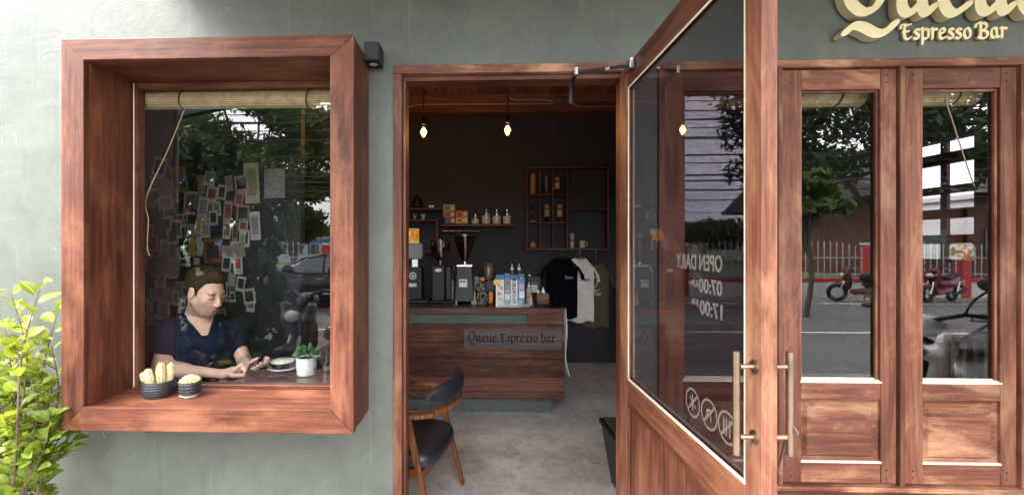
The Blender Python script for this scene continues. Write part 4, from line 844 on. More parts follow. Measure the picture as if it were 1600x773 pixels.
# ------------------------------------------------------------------ T-shirts
def tshirt(label, px0, px1, py0, py1, Y, mat, printer=None):
    a, b = at(px0, py1, Y), at(px1, py0, Y); w = (b.x - a.x) / 2; h = b.z - a.z; cx = (a.x + b.x) / 2
    t = thing('t_shirt', label, 't-shirt', (cx, Y, a.z), 0, 't-shirts on hangers under the cubby'); ph = R.uniform(0, 6)
    def sheet_(x0f, x1f, z0, z1, side, nz=14, nx=12):
        rows = []
        for i in range(nz + 1):
            f = i / nz; z = z0(f) if callable(z0) else z0 + (z1 - z0) * f; r = []
            for k in range(nx + 1):
                u = k / nx; x = x0f(f) + (x1f(f) - x0f(f)) * u
                zz_ = z - (.035 * h * max(0, 1 - ((x / w) / .3) ** 2) if (f == 1) else 0)
                y = side * (.008 + .02 * math.sin(math.pi * u) ** .7) + .013 * math.sin(x / w * 7 + ph + f * 1.5) * (1 - f) ** .6 + .006 * math.sin(f * 13 + x / w * 5 + ph); zz_ += .012 * math.sin(x / w * 6 + ph) * (1 - f) ** 3
                r.append((x, y, zz_))
            rows.append(r)
        return rows
    bw_ = w * .74
    g_ = G()
    sh = lambda f: bw_ * (1 if f < .86 else 1 - (f - .86) / .14 * .52) 
    top = lambda f: h * f if f < .86 else h * (.86 + (f - .86))
    fr_ = sheet_(lambda f: -sh(f) , lambda f: sh(f), top, 0, -1); bk_ = sheet_(lambda f: -sh(f), lambda f: sh(f), top, 0, 1)
    g_.grid(fr_); g_.grid(bk_); g_.obj('shirt_body', mat, t, True)
    for s_ in (-1, 1):
        q = G(); pts = [(s_ * bw_ * .55, 0, h * .965), (s_ * bw_ * .93, 0, h * .90), (s_ * w * .95, .0, h * .76), (s_ * w, 0, h * .66)]
        sec = []
        for i, (p, r_) in enumerate(zip(pts, (.05, .085, .085, .08))):
            sec.append([(p[0] + r_ * w * 1.6 * math.cos(c_) * .75 , p[1] + .016 * math.sin(c_), p[2] + r_ * w * 1.0 * math.cos(c_) * s_ * -.5 - .02) for c_ in np.linspace(0, 2 * math.pi, 11)])
        q.grid(sec).obj('sleeve', mat, t, True)
    G().tube([(bw_ * .36 * math.cos(c_), .016 * math.sin(c_) - .004, h * (1.0 - .03 * max(0, math.sin(-c_)) + .004)) for c_ in np.linspace(0, 2 * math.pi, 17)], .007, 6, False).obj('collar', mat, t, True)
    hk = thing('coat_hanger', 'black hanger holding the ' + label.split(' hang')[0], 'hanger', (cx, Y, a.z + h), 0, 'hangers under the cubby')
    G().tube(smooth_path([(-bw_ * .5, 0, -.03), (0, 0, .02), (bw_ * .5, 0, -.03)], 4), .005, 6).obj('shoulder_bar', BLACK, hk)
    zt_ = at(880, 391, Y).z - a.z - h
    G().tube(smooth_path([(0, 0, .02), (0, 0, .05), (.012, 0, .075), (0, 0, max(.09, zt_ - .002)), (-.012, 0, max(.078, zt_ - .014))], 4), .003, 6).obj('hook', STEEL, hk)
    if printer: printer(t, w, h)
    return t
T1 = plain('tee_black', (.004, .004, .007), .95, spec=.05); T2 = plain('tee_white', (.74, .71, .69), .95); T3 = plain('tee_olive', (.105, .082, .055), .9); PRT = plain('tee_print', (.55, .52, .46), .8)
def p_small(t, w, h): put_letters(t, 'Queue', Matrix.Translation((w * .12, -.036, h * .66)) @ FACEY, .020, .001, PRT, PRT, res=.1)
def p_grey(t, w, h): put_letters(t, 'Queue', Matrix.Translation((w * .12, -.036, h * .66)) @ FACEY, .020, .001, plain('tee_grey_print', (.16, .16, .17), .8), T2, res=.1)
def p_big(t, w, h): put_letters(t, 'Q', Matrix.Translation((-w * .34, -.036, h * .62)) @ FACEY, .085, .001, PRT, PRT, res=.06); put_letters(t, 'Queue', Matrix.Translation((-w * .5, -.036, h * .50)) @ FACEY, .035, .001, PRT, PRT, res=.08)
tshirt('black t-shirt hanging nearest the counter', 845, 911, 403, 496, 3.26, T1, p_small); tshirt('white t-shirt hanging in the middle', 876, 935, 404, 502, 3.33, T2, p_grey); tshirt('olive t-shirt with large pale print hanging last', 903, 958, 411, 511, 3.40, T3, p_big)

# ------------------------------------------------------------------ armchair inside the door
def armchair(name, label, loc, rotz, wm=CHW, group=None):
    t = thing(name, label, 'chair', loc, rotz, group)       # faces -X, rear at +X
    hw = .235
    for s_ in (-1, 1):
        G().bar((.06, s_ * hw, .63), (.215, s_ * (hw + .012), .001), .036, .030, (0, 1, 0), .004, .024, .022).obj('rear_leg', wm, t) 
        G().bar((-.16, s_ * hw, .63), (-.26, s_ * (hw + .012), .001), .034, .030, (0, 1, 0), .004, .024, .022).obj('front_leg', wm, t)
        q = G(); path = smooth_path([(-.22, s_ * (hw + .005), .640), (-.05, s_ * (hw + .008), .652), (.10, s_ * (hw + .0), .655), (.19, s_ * hw * .86, .662)], 4)
        for p, p_ in zip(path[:-1], path[1:]): q.bar(p, p_, .05, .026, (0, 0, 1), .005)
        q.obj('armrest', wm, t)
        G().bar((-.2, s_ * (hw - .02), .325), (.14, s_ * (hw - .02), .325), .025, .05, (0, 0, 1)).obj('side_rail', wm, t)
    G().bar((-.21, -hw, .325), (-.21, hw, .325), .025, .05).obj('front_rail', wm, t); G().bar((.135, -hw, .325), (.135, hw, .325), .025, .05).obj('back_rail', wm, t)
    # curved back rail and padded back
    q = G(); pts = [Vector((.19 + .075 * (1 - (k / 6) ** 2), hw * .86 * k / 6, .665)) for k in range(-6, 7)]
    for p, p_ in zip(pts[:-1], pts[1:]): q.bar(p, p_, .026, .030, (0, 0, 1), .004)
    q.obj('back_frame', wm, t)
    rows = []
    for i in range(17):
        a = 2 * math.pi * i / 16; r = []
        for k in range(-8, 9):
            f = k / 8; cx_ = .205 + .085 * (1 - f * f); sh = (1 - abs(f) ** 5) ** .5 if abs(f) < 1 else .15; sh = max(sh, .45)
            r.append((cx_ + .024 * sh * math.cos(a) - .03 + .10 * 0, (hw + .0) * f, .752 + (.068 * sh) * math.sin(a) + .006 * (1 - f * f) ))
        rows.append(r)
    q = G(); q.grid(rows); q.add([p for p in [r[0] for r in rows[:-1]]], [tuple(range(16))]); q.add([r[-1] for r in rows[:-1]], [tuple(range(16))])
    o = q.obj('backrest', LEATHER, t, 50)
    q = G(); rows = []
    for i, (z, e_) in enumerate(((.35, .02), (.355, 0), (.385, -.004), (.415, .004), (.428, .03), (.432, .08))):
        r = []
        for k in range(28):
            a = 2 * math.pi * k / 28; c_, s2 = math.cos(a), math.sin(a); sg_ = lambda v_, e2: math.copysign(abs(v_) ** e2, v_)
            r.append((-.03 + (.225 - e_) * sg_(c_, .5), (.235 - e_) * sg_(s2, .5), z + .012 * (1 - c_ * c_)))
        rows.append(r + [r[0]])
    q.grid(rows); q.add(rows[-1][:-1], [tuple(range(28))]); q.add(rows[0][:-1], [tuple(range(28))]); q.obj('seat', LEATHER, t, 50)
    disc('button', LEATHER, t, .2, .1, .76, .012)
    return t
ac = armchair('armchair', 'wooden armchair with black leather seat just inside the doorway', (-.375, .40, -.0), math.radians(-14)); ac.scale = (1, 1.06, .94)
ac2 = armchair('armchair', 'dark armchair the man at the window sits on', (-1.52, .52, .0), math.radians(120 + 40))
# bin inside
bn2 = thing('waste_bin', 'tapered black plastic waste bin inside by the door hinge', 'bin', (.955, .53, 0))
tapered(G(), -.11, .11, -.16, .16, -.14, .14, -.19, .19, .001, .35).obj('bin_body', BLACK, bn2); box('rim', BLACK, bn2, -.172, .172, -.202, .202, .3505, .385, .006); box('lid_flap', plain('grey_flap', (.04, .04, .042), .5), bn2, -.15, .15, -.18, .18, .3855, .396, .004)
# dark high-backed chair by the back wall
dc2 = thing('dark_chair', 'black high backed chair by the back wall, mostly behind the open door', 'chair', (1.76, 3.02, 0), math.radians(8))
for sx in (-1, 1):
    G().bar((.02 + sx * .0, sx * .2, .46), (.06, sx * .2, .001), .035, .035).obj('rear_leg', BLACK, dc2); G().bar((.40, sx * .2, .44), (.42, sx * .2, .001), .035, .035).obj('front_leg', BLACK, dc2)
box('seat', LEATHER, dc2, 0, .45, -.23, .23, .441, .5, .02); G().bar((.015, 0, .501), (-.06, 0, .98), .44, .05, (1, 0, 0), .02).obj('backrest', LEATHER, dc2)

# ------------------------------------------------------------------ seating behind the folding doors
PALE = wood('pale_chair_wood', 'z', (.22, .14, .08), (.38, .26, .16), (.5, .36, .24), rough=.45, wear=.1)
sc_ = thing('spindle_chair', 'pale wooden spindle back chair behind the rightmost glass leaf', 'chair', (3.0, .78, 0), math.radians(0))
for sx in (-1, 1):
    G().bar((sx * .19, -.19, .97), (sx * .2, -.2, .001), .03, .03).obj('rear_leg', PALE, sc_); G().bar((sx * .19, .2, .44), (sx * .2, .21, .001), .03, .03).obj('front_leg', PALE, sc_)
box('seat', PALE, sc_, -.22, .22, -.21, .23, .441, .475, .008); box('top_rail', PALE, sc_, -.215, .215, -.205, -.175, .92, 1.0, .008)
for k in range(-2, 3): G().tube([(k * .065, -.19, .476), (k * .065, -.19, .919)], .009, 8).obj('spindle', PALE, sc_)
tb2 = thing('side_table', 'small dark table with houseplant behind the rightmost glass leaf', 'table', (3.35, 1.45, 0)); G().lathe([(.001, .70), (.3, .70), (.31, .715), (.3, .73), (.001, .73)], (0, 0, 0), 28).obj('table_top', DX, tb2, True); G().lathe([(.03, .02), (.025, .699)], (0, 0, 0), 12).obj('pedestal', DARKMETAL, tb2, True); G().lathe([(.2, .001), (.2, .012), (.03, .02)], (0, 0, 0), 20).obj('base', DARKMETAL, tb2, True)
HL = plain('houseplant_leaf', (.10, .20, .07), .4, var=.5, scale=20)
hp = thing('houseplant', 'broad leaved houseplant in white pot on the small dark table', 'plant', (3.35, 1.45, .731)); G().lathe([(.06, .001), (.085, .14), (.078, .14), (.06, .01)], (0, 0, 0), 18, caps=False).obj('pot', WHITE, hp, True); G().lathe([(.001, .12), (.078, .12)], (0, 0, 0), 18).obj('soil', plain('soil', (.04, .025, .015), .9), hp)
for k in range(16):
    a = k * 2.4; tl = R.uniform(.15, .38); rr_ = R.uniform(.1, .3); d = Vector((math.cos(a), math.sin(a), 0)); tip = d * rr_ + Vector((0, 0, .12 + tl))
    G().tube(smooth_path([(0, 0, .12), d * rr_ * .4 + Vector((0, 0, .12 + tl * .7)), tip], 3), .003, 4).obj('stem', HL, hp)
    s2 = Vector((-d.y, d.x, 0)); q = G(); q.grid([[tip + d * (.2 * u) + s2 * (wv * .055 * math.sin(math.pi * min(1, u * .93 + .05))) + Vector((0, 0, .02 * math.sin(u * 3) - .09 * u * u - .015 * abs(wv))) for wv in (-1, 0, 1)] for u in np.linspace(0, 1, 7)]); q.obj('leaf', HL, hp, True)

# ------------------------------------------------------------------ card wall behind the man
tag(box('partition_wall', INM, None, -3.399, -1.42, 1.262, 1.34, 0.001, 3.40, 0), 'dark partition wall covered with pinned cards behind the man', 'wall')
Z4 = lambda x, y, w, h, r=0, b='white', p='dark': (200 + x * .388, 120 + y * .388, w * .388, h * .388, r, b, p)
Z3 = lambda x, y, w, h, r=0, b='white', p='dark': (210 + x * .3365, 380 + y * .3365, w * .3365, h * .3365, r, b, p)
CARDS = [Z4(128, 365, 60, 80, -12), Z4(205, 415, 58, 108, 4, 'yellow', 'red'), Z4(150, 445, 55, 70, -5, 'grey', 'tan'), Z4(95, 495, 45, 70, 0, 'grey', 'tan'), Z4(150, 508, 60, 55, 3, 'white', 'grey'), Z4(295, 435, 32, 80, 0, 'tan', 'tan'), Z4(330, 410, 45, 60, -8, 'white', 'green'), Z4(407, 430, 32, 65, 8, 'grey', 'tan'), Z4(378, 465, 36, 62, -6, 'white', 'dark'), Z4(338, 472, 46, 60, -8, 'white', 'red'),
 Z4(498, 428, 62, 165, 3, 'cream', 'tan'), Z4(590, 430, 85, 120, 0, 'grey', 'grey'), Z4(250, 508, 52, 95, -4, 'white', 'red'), Z4(303, 525, 42, 85, -8, 'white', 'grey'), Z4(352, 532, 45, 60, 5, 'white', 'green'), Z4(447, 492, 36, 60, -10, 'pink', 'red'), Z4(402, 542, 34, 85, -5, 'pink', 'red'), Z4(466, 548, 40, 55, 5, 'red', 'dark'), Z4(512, 600, 42, 115, 3, 'white', 'grey'), Z4(290, 602, 48, 70, -15, 'cream', 'yellow'),
 Z4(398, 618, 34, 70, -4, 'white', 'red'), Z4(430, 625, 22, 80, 0, 'tan', 'dark'), Z4(464, 600, 38, 45, -6, 'white', 'red'), Z4(258, 675, 26, 100, 3, 'yellow', 'yellow'), Z4(287, 682, 24, 80, 5, 'white', 'white'), Z4(342, 700, 76, 100, 3, 'orange', 'dark'), Z4(427, 694, 36, 62, -6, 'white', 'grey'), Z4(459, 668, 24, 95, -5, 'white', 'grey'), Z4(397, 748, 34, 60, 4), Z4(442, 752, 34, 60, 2, 'white', 'red'), Z4(100, 672, 40, 70, 2, 'pink', 'red'), Z4(150, 700, 50, 90, -5, 'white', 'tan'), Z4(95, 755, 48, 60, 0, 'grey', 'red'),
 Z3(105, 300, 58, 95, -6), Z3(178, 312, 45, 90, 3, 'tan', 'dark'), Z3(95, 235, 50, 45, 0, 'white', 'grey'), Z3(145, 235, 55, 65, 8, 'pink', 'pink'), Z3(190, 255, 34, 65, -4, 'white', 'tan'), Z3(66, 310, 24, 95, 2, 'white', 'grey'), Z3(428, 95, 45, 75, -7), Z3(482, 105, 42, 80, 2, 'white', 'red'), Z3(452, 168, 36, 60, -8, 'grey', 'grey'), Z3(494, 188, 42, 70, -8), Z3(456, 248, 26, 48, 5, 'white', 'dark'), Z3(420, 215, 24, 70, 2, 'white', 'dark'), Z3(140, 100, 50, 75, 3, 'pink', 'red'), Z3(90, 110, 40, 75, -3, 'grey', 'tan'), Z3(290, 85, 40, 50, 0, 'dark', 'white')]
for _ in range(48): CARDS.append((R.choice((R.uniform(232, 300), R.uniform(265, 395))), R.uniform(285, 505), R.uniform(13, 22), R.uniform(20, 34), R.uniform(-9, 9), R.choice(('white', 'white', 'grey', 'cream', 'pink', 'tan')), R.choice(('dark', 'dark', 'grey', 'tan', 'green', 'red'))))
CC = {'white': (.56, .54, .51), 'dark': (.04, .035, .04), 'red': (.27, .085, .07), 'yellow': (.50, .37, .05), 'grey': (.30, .29, .29), 'tan': (.34, .25, .17), 'green': (.12, .22, .14), 'cream': (.52, .46, .34), 'pink': (.50, .30, .29), 'orange': (.28, .11, .05)}
def card_mat(c):
    if 'card_' + c in MATS: return MATS['card_' + c]
    s = N('card_' + c); v = s.coords((1, 1, 1)); f = s.noise(v, 38, 6, .7)
    return s.bsdf(s.ramp(f, [(.3, tuple(x * .55 for x in CC[c])), (.55, CC[c]), (.75, tuple(min(1, x * 1.35) for x in CC[c]))]), .55)
ORD = ['first', 'second', 'third', 'fourth', 'fifth', 'sixth', 'seventh', 'eighth', 'ninth', 'tenth', 'eleventh', 'twelfth']
srt = sorted(range(len(CARDS)), key=lambda i: CARDS[i][1]); rowof = {}
rows_ = [srt[i:i + 8] for i in range(0, len(srt), 8)]
rn = [o_ + ' row from top' for o_ in ORD + ['thirteenth', 'fourteenth']]
for ri, row in enumerate(rows_):
    for ci, i in enumerate(sorted(row, key=lambda i: CARDS[i][0])): rowof[i] = (rn[ri], ORD[ci])
for i, (px, py, w, h, r, b, p) in enumerate(CARDS):
    Yc = 1.2605 - .0021 * ((i * 3) % 7); c = at(px, py, Yc); k = 3.33 / 662; w2, h2 = w * k / 2, h * k / 2
    t = thing('pinned_card', '%s card with %s print, %s in the %s on the wall' % (b, p, rowof[i][1], rowof[i][0]), 'card', (c.x, Yc, c.z), 0, 'cards pinned on the partition wall')
    t.rotation_euler = (0, math.radians(-r), 0)
    box('sheet', card_mat(b), t, -w2, w2, -.0009, .0005, -h2, h2, 0); box('print', card_mat(p), t, -w2 * .68, w2 * .68, -.0016, -.00095, -h2 * .62, h2 * .7, 0)
    if i % 3 == 0: G().ball((0, -.003, h2 * .9), .005, 8, 5).obj('pin', SIL, t)
# ------------------------------------------------------------------ table at the window
TZ = .782
wt = thing('window_table', 'black glossy table against the inside of the box window', 'table')
box('table_top', plain('black_table', (.02, .02, .022), .18), wt, -1.40, -.50, .13, .62, TZ - .03, TZ, .006)
for xx in (-1.36, -.55):
    for yy in (.17, .58): G().bar((xx, yy, TZ - .031), (xx, yy, .001), .04, .04).obj('leg', DARKMETAL, wt)
def ont(px, Y): return at(px, 590, Y).x
sa = thing('saucer', 'white saucer with dark cup lid on the window table', 'saucer', (ont(440, .34), .36, TZ)); G().lathe([(.03, .001), (.075, .012), (.088, .02), (.086, .023), (.07, .016), (.001, .008)], (0, 0, 0), 28).obj('dish', WHITE, sa, True)
G().lathe([(.05, .017), (.062, .03), (.066, .048), (.06, .05)], (-.005, 0, 0), 24).obj('bowl', BLACK, sa, True); G().lathe([(.067, .051), (.07, .056), (.05, .062), (.001, .064)], (-.005, 0, 0), 24).obj('lid', WHITE, sa, True)
LEAFD = plain('succulent_green', (.05, .14, .045), .5, var=.5, scale=60)
tp = thing('table_plant', 'leafy green plant in white pot on the window table', 'plant', (ont(478, .27), .28, TZ))
G().lathe([(.045, .001), (.052, .006), (.058, .10), (.053, .10), (.048, .01)], (0, 0, 0), 24, caps=False).obj('pot', WHITE, tp, True); G().lathe([(.001, .088), (.054, .088)], (0, 0, 0), 20).obj('soil', plain('soil', (.04, .025, .015), .9), tp)
G().lathe([(.060, .0008), (.062, .004), (.062, .045), (.0605, .045)], (0, 0, 0), 24, caps=False).obj('glass_saucer', JAR, tp, True)
lm = G(); lm.grid([[(wv * .007 * math.sin(math.pi * (u * .9 + .08)), .020 * u, .004 * math.sin(u * 3) - .002 * abs(wv)) for wv in (-1, 0, 1)] for u in np.linspace(0, 1, 4)]); lme = lm.mesh('leaf', True); lme.materials.append(LEAFD)
for k in range(150):
    a = R.uniform(0, 6.28); rr_ = .062 * R.random() ** .5; z = .10 + .06 * (1 - (rr_ / .07) ** 2) * R.uniform(.4, 1)
    o = link('leaf', lme, None, tp); o.location = (rr_ * math.cos(a), rr_ * math.sin(a), z); o.rotation_euler = (R.uniform(-.4, .9), R.uniform(-.5, .5), a - 1.57 + R.uniform(-.6, .6)); s_ = R.uniform(.8, 1.35); o.scale = (s_, s_, s_)
wg = thing('water_glass', 'clear drinking glass beside the white potted plant', 'glass', (ont(506, .3), .33, TZ)); G().lathe([(.03, .001), (.036, .12), (.034, .12), (.028, .006)], (0, 0, 0), 24, caps=False).obj('tumbler', JAR, wg, True); G().lathe([(.001, .007), (.0275, .008), (.031, .06), (.001, .06)], (0, 0, 0), 20, caps=False).obj('water', glass('water', (.92, .95, .96), .03), wg, True)
sgl = thing('sunglasses', 'folded black sunglasses lying on the window table', 'sunglasses', (ont(432, .2), .215, TZ), .2)
for s_ in (-1, 1): G().lathe([(.001, 0), (.024, 0), (.026, .004), (.001, .006)], (s_ * .03, 0, .002), 16, 1, .8).obj('lens', BLACK, sgl, True)
G().tube([(-.055, 0, .012), (0, -.004, .012), (.055, 0, .012)], .003, 6).obj('bridge', BLACK, sgl); G().tube([(-.055, .0, .012), (.03, .03, .008)], .0025, 6).obj('temple', BLACK, sgl); G().tube([(.055, .0, .012), (-.03, .035, .008)], .0025, 6).obj('temple', BLACK, sgl)

# ------------------------------------------------------------------ cactus pots on the sill
PB = plain('black_glaze', (.022, .024, .03), .42, bump=None)
def ridged(r0, r1, h, n=7):
    p = []
    for i in range(n * 4 + 1):
        f = i / (n * 4); rr_ = r0 + (r1 - r0) * min(1, f * 2.2) ** .6 if f < .5 else r1 - (r1 * .02) * (f - .5); p.append((rr_ + .0012 * math.sin(f * n * 2 * math.pi), f * h))
    return p
def cactus_mat(name, c0, c1):
    s = N(name); v = s.coords((1, 1, 1)); f = s.noise(v, 55, 5)
    return s.bsdf(s.ramp(f, [(.35, c0), (.65, c1)]), .75)
CM1 = cactus_mat('finger_cactus', (.34, .27, .10), (.68, .56, .31)); SPN = plain('pale_spines', (.85, .76, .62), .8); CM2 = cactus_mat('ball_cactus', (.30, .32, .07), (.62, .58, .22))
cp = thing('finger_cactus_pot', 'black ridged pot of pale finger cacti on the window sill', 'cactus', (at(248, 620, -.10).x, -.10, SILLZ))
G().lathe([(.052, .0008)] + [(a, b + .001) for a, b in ridged(.056, .068, .072, 6)] + [(.062, .074), (.06, .05)], (0, 0, 0), 36, caps=False).obj('pot', PB, cp, True); G().lathe([(.001, .058), (.0615, .06)], (0, 0, 0), 24).obj('gravel', plain('gravel_top', (.4, .33, .25), .9, scale=120, var=.5), cp)
def finger(parent, base, top, r, mat):
    base, top = Vector(base), Vector(top); n = 9; q = G(); rows = []
    ax = (top - base).normalized(); u = ax.orthogonal().normalized(); v = ax.cross(u)
    for i in range(n + 1):
        f = i / n; rr_ = r * (1.0 if f < .75 else math.sqrt(max(.02, 1 - ((f - .75) / .25) ** 2))) * (.85 + .18 * math.sin(f * 3))
        rows.append([base.lerp(top, f) + (u * math.cos(a) + v * math.sin(a)) * rr_ * (1 + .10 * math.cos(a * 8)) for a in np.linspace(0, 2 * math.pi, 25)])
    q.grid(rows); o = q.obj('cactus_arm', mat, parent, True); sp = G()
    for i in range(70):
        f = R.uniform(.05, 1); a = R.randrange(8) * math.pi / 4; d = (u * math.cos(a) + v * math.sin(a)) ; rr_ = r * (1.05 if f < .75 else math.sqrt(max(.02, 1 - ((f - .75) / .25) ** 2))); p = base.lerp(top, f) + d * rr_ * .97
        e_ = p + (d * .7 + ax * R.uniform(-.5, .8) + u * R.uniform(-.6, .6)).normalized() * .007; w_ = ax.cross(d) * .0006
        sp.add([p - w_, p + w_, e_, p + ax * .0008], [(0, 1, 2), (0, 3, 2), (1, 3, 2), (0, 1, 3)])
    tag(sp.obj('spines', SPN, o, False, False), kind='stuff')
for bx_, by_, tx, ty, h, r in ((-.05, -.01, -.066, -.02, .075, .0135), (-.028, -.015, -.040, -.02, .098, .0165), (.0, .01, .004, .012, .125, .019), (.022, -.012, .026, -.018, .10, .0165), (.042, .008, .058, .01, .092, .013), (.028, .028, .04, .03, .118, .016), (-.016, -.03, -.018, -.036, .07, .016)):
    finger(cp, (bx_, by_, .055), (tx, ty, .055 + h * .8), r, CM1)
bc = thing('ball_cactus_pot', 'small black pot with round yellow green cactus on the sill', 'cactus', (at(297, 620, -.105).x, -.105, SILLZ))
G().lathe([(.033, .0008), (.034, .010), (.044, .0105), (.044, .013)], (0, 0, 0), 30).obj('saucer', plain('cream_saucer', (.62, .56, .44), .6), bc, True)
G().lathe([(.040, .0135)] + [(a, b + .014) for a, b in ridged(.043, .047, .058, 4)] + [(.043, .0725), (.042, .055)], (0, 0, 0), 32, caps=False).obj('pot', PB, bc, True)
rows = []
for i in range(11):
    f = math.pi / 2 * i / 10; rows.append([((.038 * math.cos(f)) * (1 + .12 * math.cos(a * 13)) * math.cos(a), (.038 * math.cos(f)) * (1 + .12 * math.cos(a * 13)) * math.sin(a), .064 + .030 * math.sin(f)) for a in np.linspace(0, 2 * math.pi, 79)])
ba = G().grid(rows).obj('cactus_ball', CM2, bc, True); sp = G()
for i in range(240):
    a = R.randrange(13) * 2 * math.pi / 13; f = R.uniform(.15, 1.5); p = Vector((.0425 * math.cos(f) * math.cos(a), .0425 * math.cos(f) * math.sin(a), .064 + .030 * math.sin(f))); d = Vector((p.x, p.y, .04 * math.sin(f))).normalized(); e_ = p + (d + Vector((R.uniform(-.7, .7), R.uniform(-.7, .7), R.uniform(-.3, .5)))).normalized() * .010; w_ = d.orthogonal() * .0006
    sp.add([p - w_, p + w_, e_, p + d.cross(w_) ], [(0, 1, 2), (0, 3, 2), (1, 3, 2), (0, 1, 3)])
tag(sp.obj('spines', SPN, ba, False, False), kind='stuff'); G().ball((.03, .012, .078), (.014, .014, .012), 14, 8).obj('offset', CM2, bc, True)

# ------------------------------------------------------------------ the man: one smooth body from blended volumes
class Field:
    def __init__(s, xs, ys, zs):
        s.ax = [np.asarray(a, float) for a in (xs, ys, zs)]; s.D = np.full([len(a) for a in s.ax], .5)
    def sl(s, lo, hi, m):
        return tuple(slice(max(0, np.searchsorted(a, l - m) - 1), min(len(a), np.searchsorted(a, h + m) + 1)) for a, l, h in zip(s.ax, lo, hi))
    def pts(s, q): return np.meshgrid(*[a[i] for a, i in zip(s.ax, q)], indexing='ij')
    def blend(s, q, d, k, sub=False):
        A = s.D[q]
        if sub: h = np.clip(.5 - .5 * (A + d) / k, 0, 1); s.D[q] = A * (1 - h) + (-d) * h + k * h * (1 - h)
        else: h = np.clip(.5 + .5 * (A - d) / k, 0, 1); s.D[q] = A * (1 - h) + d * h - k * h * (1 - h)
    def cap(s, a, b, ra, rb, k=.02, sub=False):
        a, b = np.array(a, float), np.array(b, float); m = max(ra, rb) + k + .03; q = s.sl(np.minimum(a, b), np.maximum(a, b), m); P = s.pts(q); ab = b - a
        t = np.clip(sum((P[i] - a[i]) * ab[i] for i in range(3)) / (ab @ ab + 1e-9), 0, 1)
        s.blend(q, np.sqrt(sum((P[i] - a[i] - t * ab[i]) ** 2 for i in range(3))) - (ra + (rb - ra) * t), k, sub)
    def ell(s, c, r, M, k=.02, sub=False):      # M: rows are the local axes
        c = np.array(c, float); r = np.array(r, float); m = r.max() + k + .03; q = s.sl(c, c, m); P = s.pts(q); d = [P[i] - c[i] for i in range(3)]
        L = [sum(M[j][i] * d[i] for i in range(3)) for j in range(3)]
        k0 = np.sqrt(sum((L[j] / r[j]) ** 2 for j in range(3))); k1 = np.sqrt(sum((L[j] / r[j] ** 2) ** 2 for j in range(3))) + 1e-9
        s.blend(q, k0 * (k0 - 1) / k1, k, sub)
    def surface(s, name, D=None):               # surface nets
        D = s.D if D is None else D; ins = D < 0; nx, ny, nz = D.shape
        c = [ins[i:nx - 1 + i, j:ny - 1 + j, k:nz - 1 + k] for i in (0, 1) for j in (0, 1) for k in (0, 1)]
        n = sum(x.astype(np.int8) for x in c); act = (n > 0) & (n < 8); I = np.argwhere(act); idx = -np.ones(act.shape, int); idx[act] = np.arange(len(I))
        acc = np.zeros((len(I), 3)); cnt = np.zeros(len(I)); off = [(i, j, k) for i in (0, 1) for j in (0, 1) for k in (0, 1)]
        for a in range(8):
            for b in range(a + 1, 8):
                if sum(abs(off[a][q] - off[b][q]) for q in range(3)) != 1: continue
                A = I + off[a]; B = I + off[b]; da, db = D[tuple(A.T)], D[tuple(B.T)]; m = (da < 0) != (db < 0); t = np.where(m, da / np.where(m, da - db, 1), 0)
                pa = np.stack([s.ax[q][A[:, q]] for q in range(3)], 1); pb = np.stack([s.ax[q][B[:, q]] for q in range(3)], 1); acc += (pa + t[:, None] * (pb - pa)) * m[:, None]; cnt += m
        V = acc / cnt[:, None]; F = []
        for axis in range(3):
            o1, o2 = (axis + 1) % 3, (axis + 2) % 3; sl0 = [slice(None)] * 3; sl1 = [slice(None)] * 3; sl0[axis] = slice(0, -1); sl1[axis] = slice(1, None)
            ch = ins[tuple(sl0)] != ins[tuple(sl1)]; E = np.argwhere(ch); E = E[(E[:, o1] > 0) & (E[:, o2] > 0) & (E[:, o1] < D.shape[o1] - 1) & (E[:, o2] < D.shape[o2] - 1)]
            def cell(d1, d2): e_ = E.copy(); e_[:, o1] += d1; e_[:, o2] += d2; return idx[tuple(e_.T)]
            quad = np.stack([cell(-1, -1), cell(0, -1), cell(0, 0), cell(-1, 0)], 1); fl = ~ins[tuple(E.T)]; quad[fl] = quad[fl][:, ::-1]; F.append(quad[(quad >= 0).all(1)])
        F = np.concatenate(F); me = bpy.data.meshes.new(name); me.from_pydata(V.tolist(), [], F.tolist()); me.shade_smooth(); return me
def axis(lo, hi, coarse, *fine):                # rectilinear spacing, finer inside the given ranges
    v = [lo]
    while v[-1] < hi: v.append(v[-1] + min([st_ for a, b, st_ in fine if a <= v[-1] <= b] + [coarse]))
    return v
hd = at(321, 455, .33)                          # head centre
yaw, pit, rol = math.radians(74), math.radians(22), math.radians(3)
hf = Vector((math.sin(yaw) * math.cos(pit), -math.cos(yaw) * math.cos(pit), -math.sin(pit)))
hr = hf.cross(Vector((0, 0, 1))).normalized(); hu = hr.cross(hf).normalized(); HS_ = 1.08
HM = [list(hr), list(hf), list(hu)]
def H(x, y, z): return hd + (hr * x + hf * y + hu * z) * HS_
shR, shL = at(264, 516, .26), at(363, 515, .53); nk = at(308, 498, .385)
elR = at(250, 604, .23); wrR = at(350, 584, .235); elL = at(381, 562, .50); wrL = at(388, 571, .33)
elR.z = max(elR.z, TZ + .045)
hips = Vector((at(300, 640, .46).x, .48, .56)); ab_ = hips + Vector((.0, -.03, .16)); ch = (shR + shL) / 2 + Vector((0, 0.01, -.10))
FX_ = axis(-2.02, -1.02, .0085, (at(285, 450, .33).x, at(362, 450, .33).x, .0048), (wrR.x - .03, wrR.x + .22, .0042))
FY_ = axis(.03, .92, .0085, (.14, .30, .0045), (.22, .46, .0050)); FZ_ = axis(-.01, 1.50, .010, (TZ - .02, TZ + .14, .0042), (hd.z - .17, hd.z + .16, .0048))
B_ = Field(FX_, FY_, FZ_); I3 = [[1, 0, 0], [0, 1, 0], [0, 0, 1]]
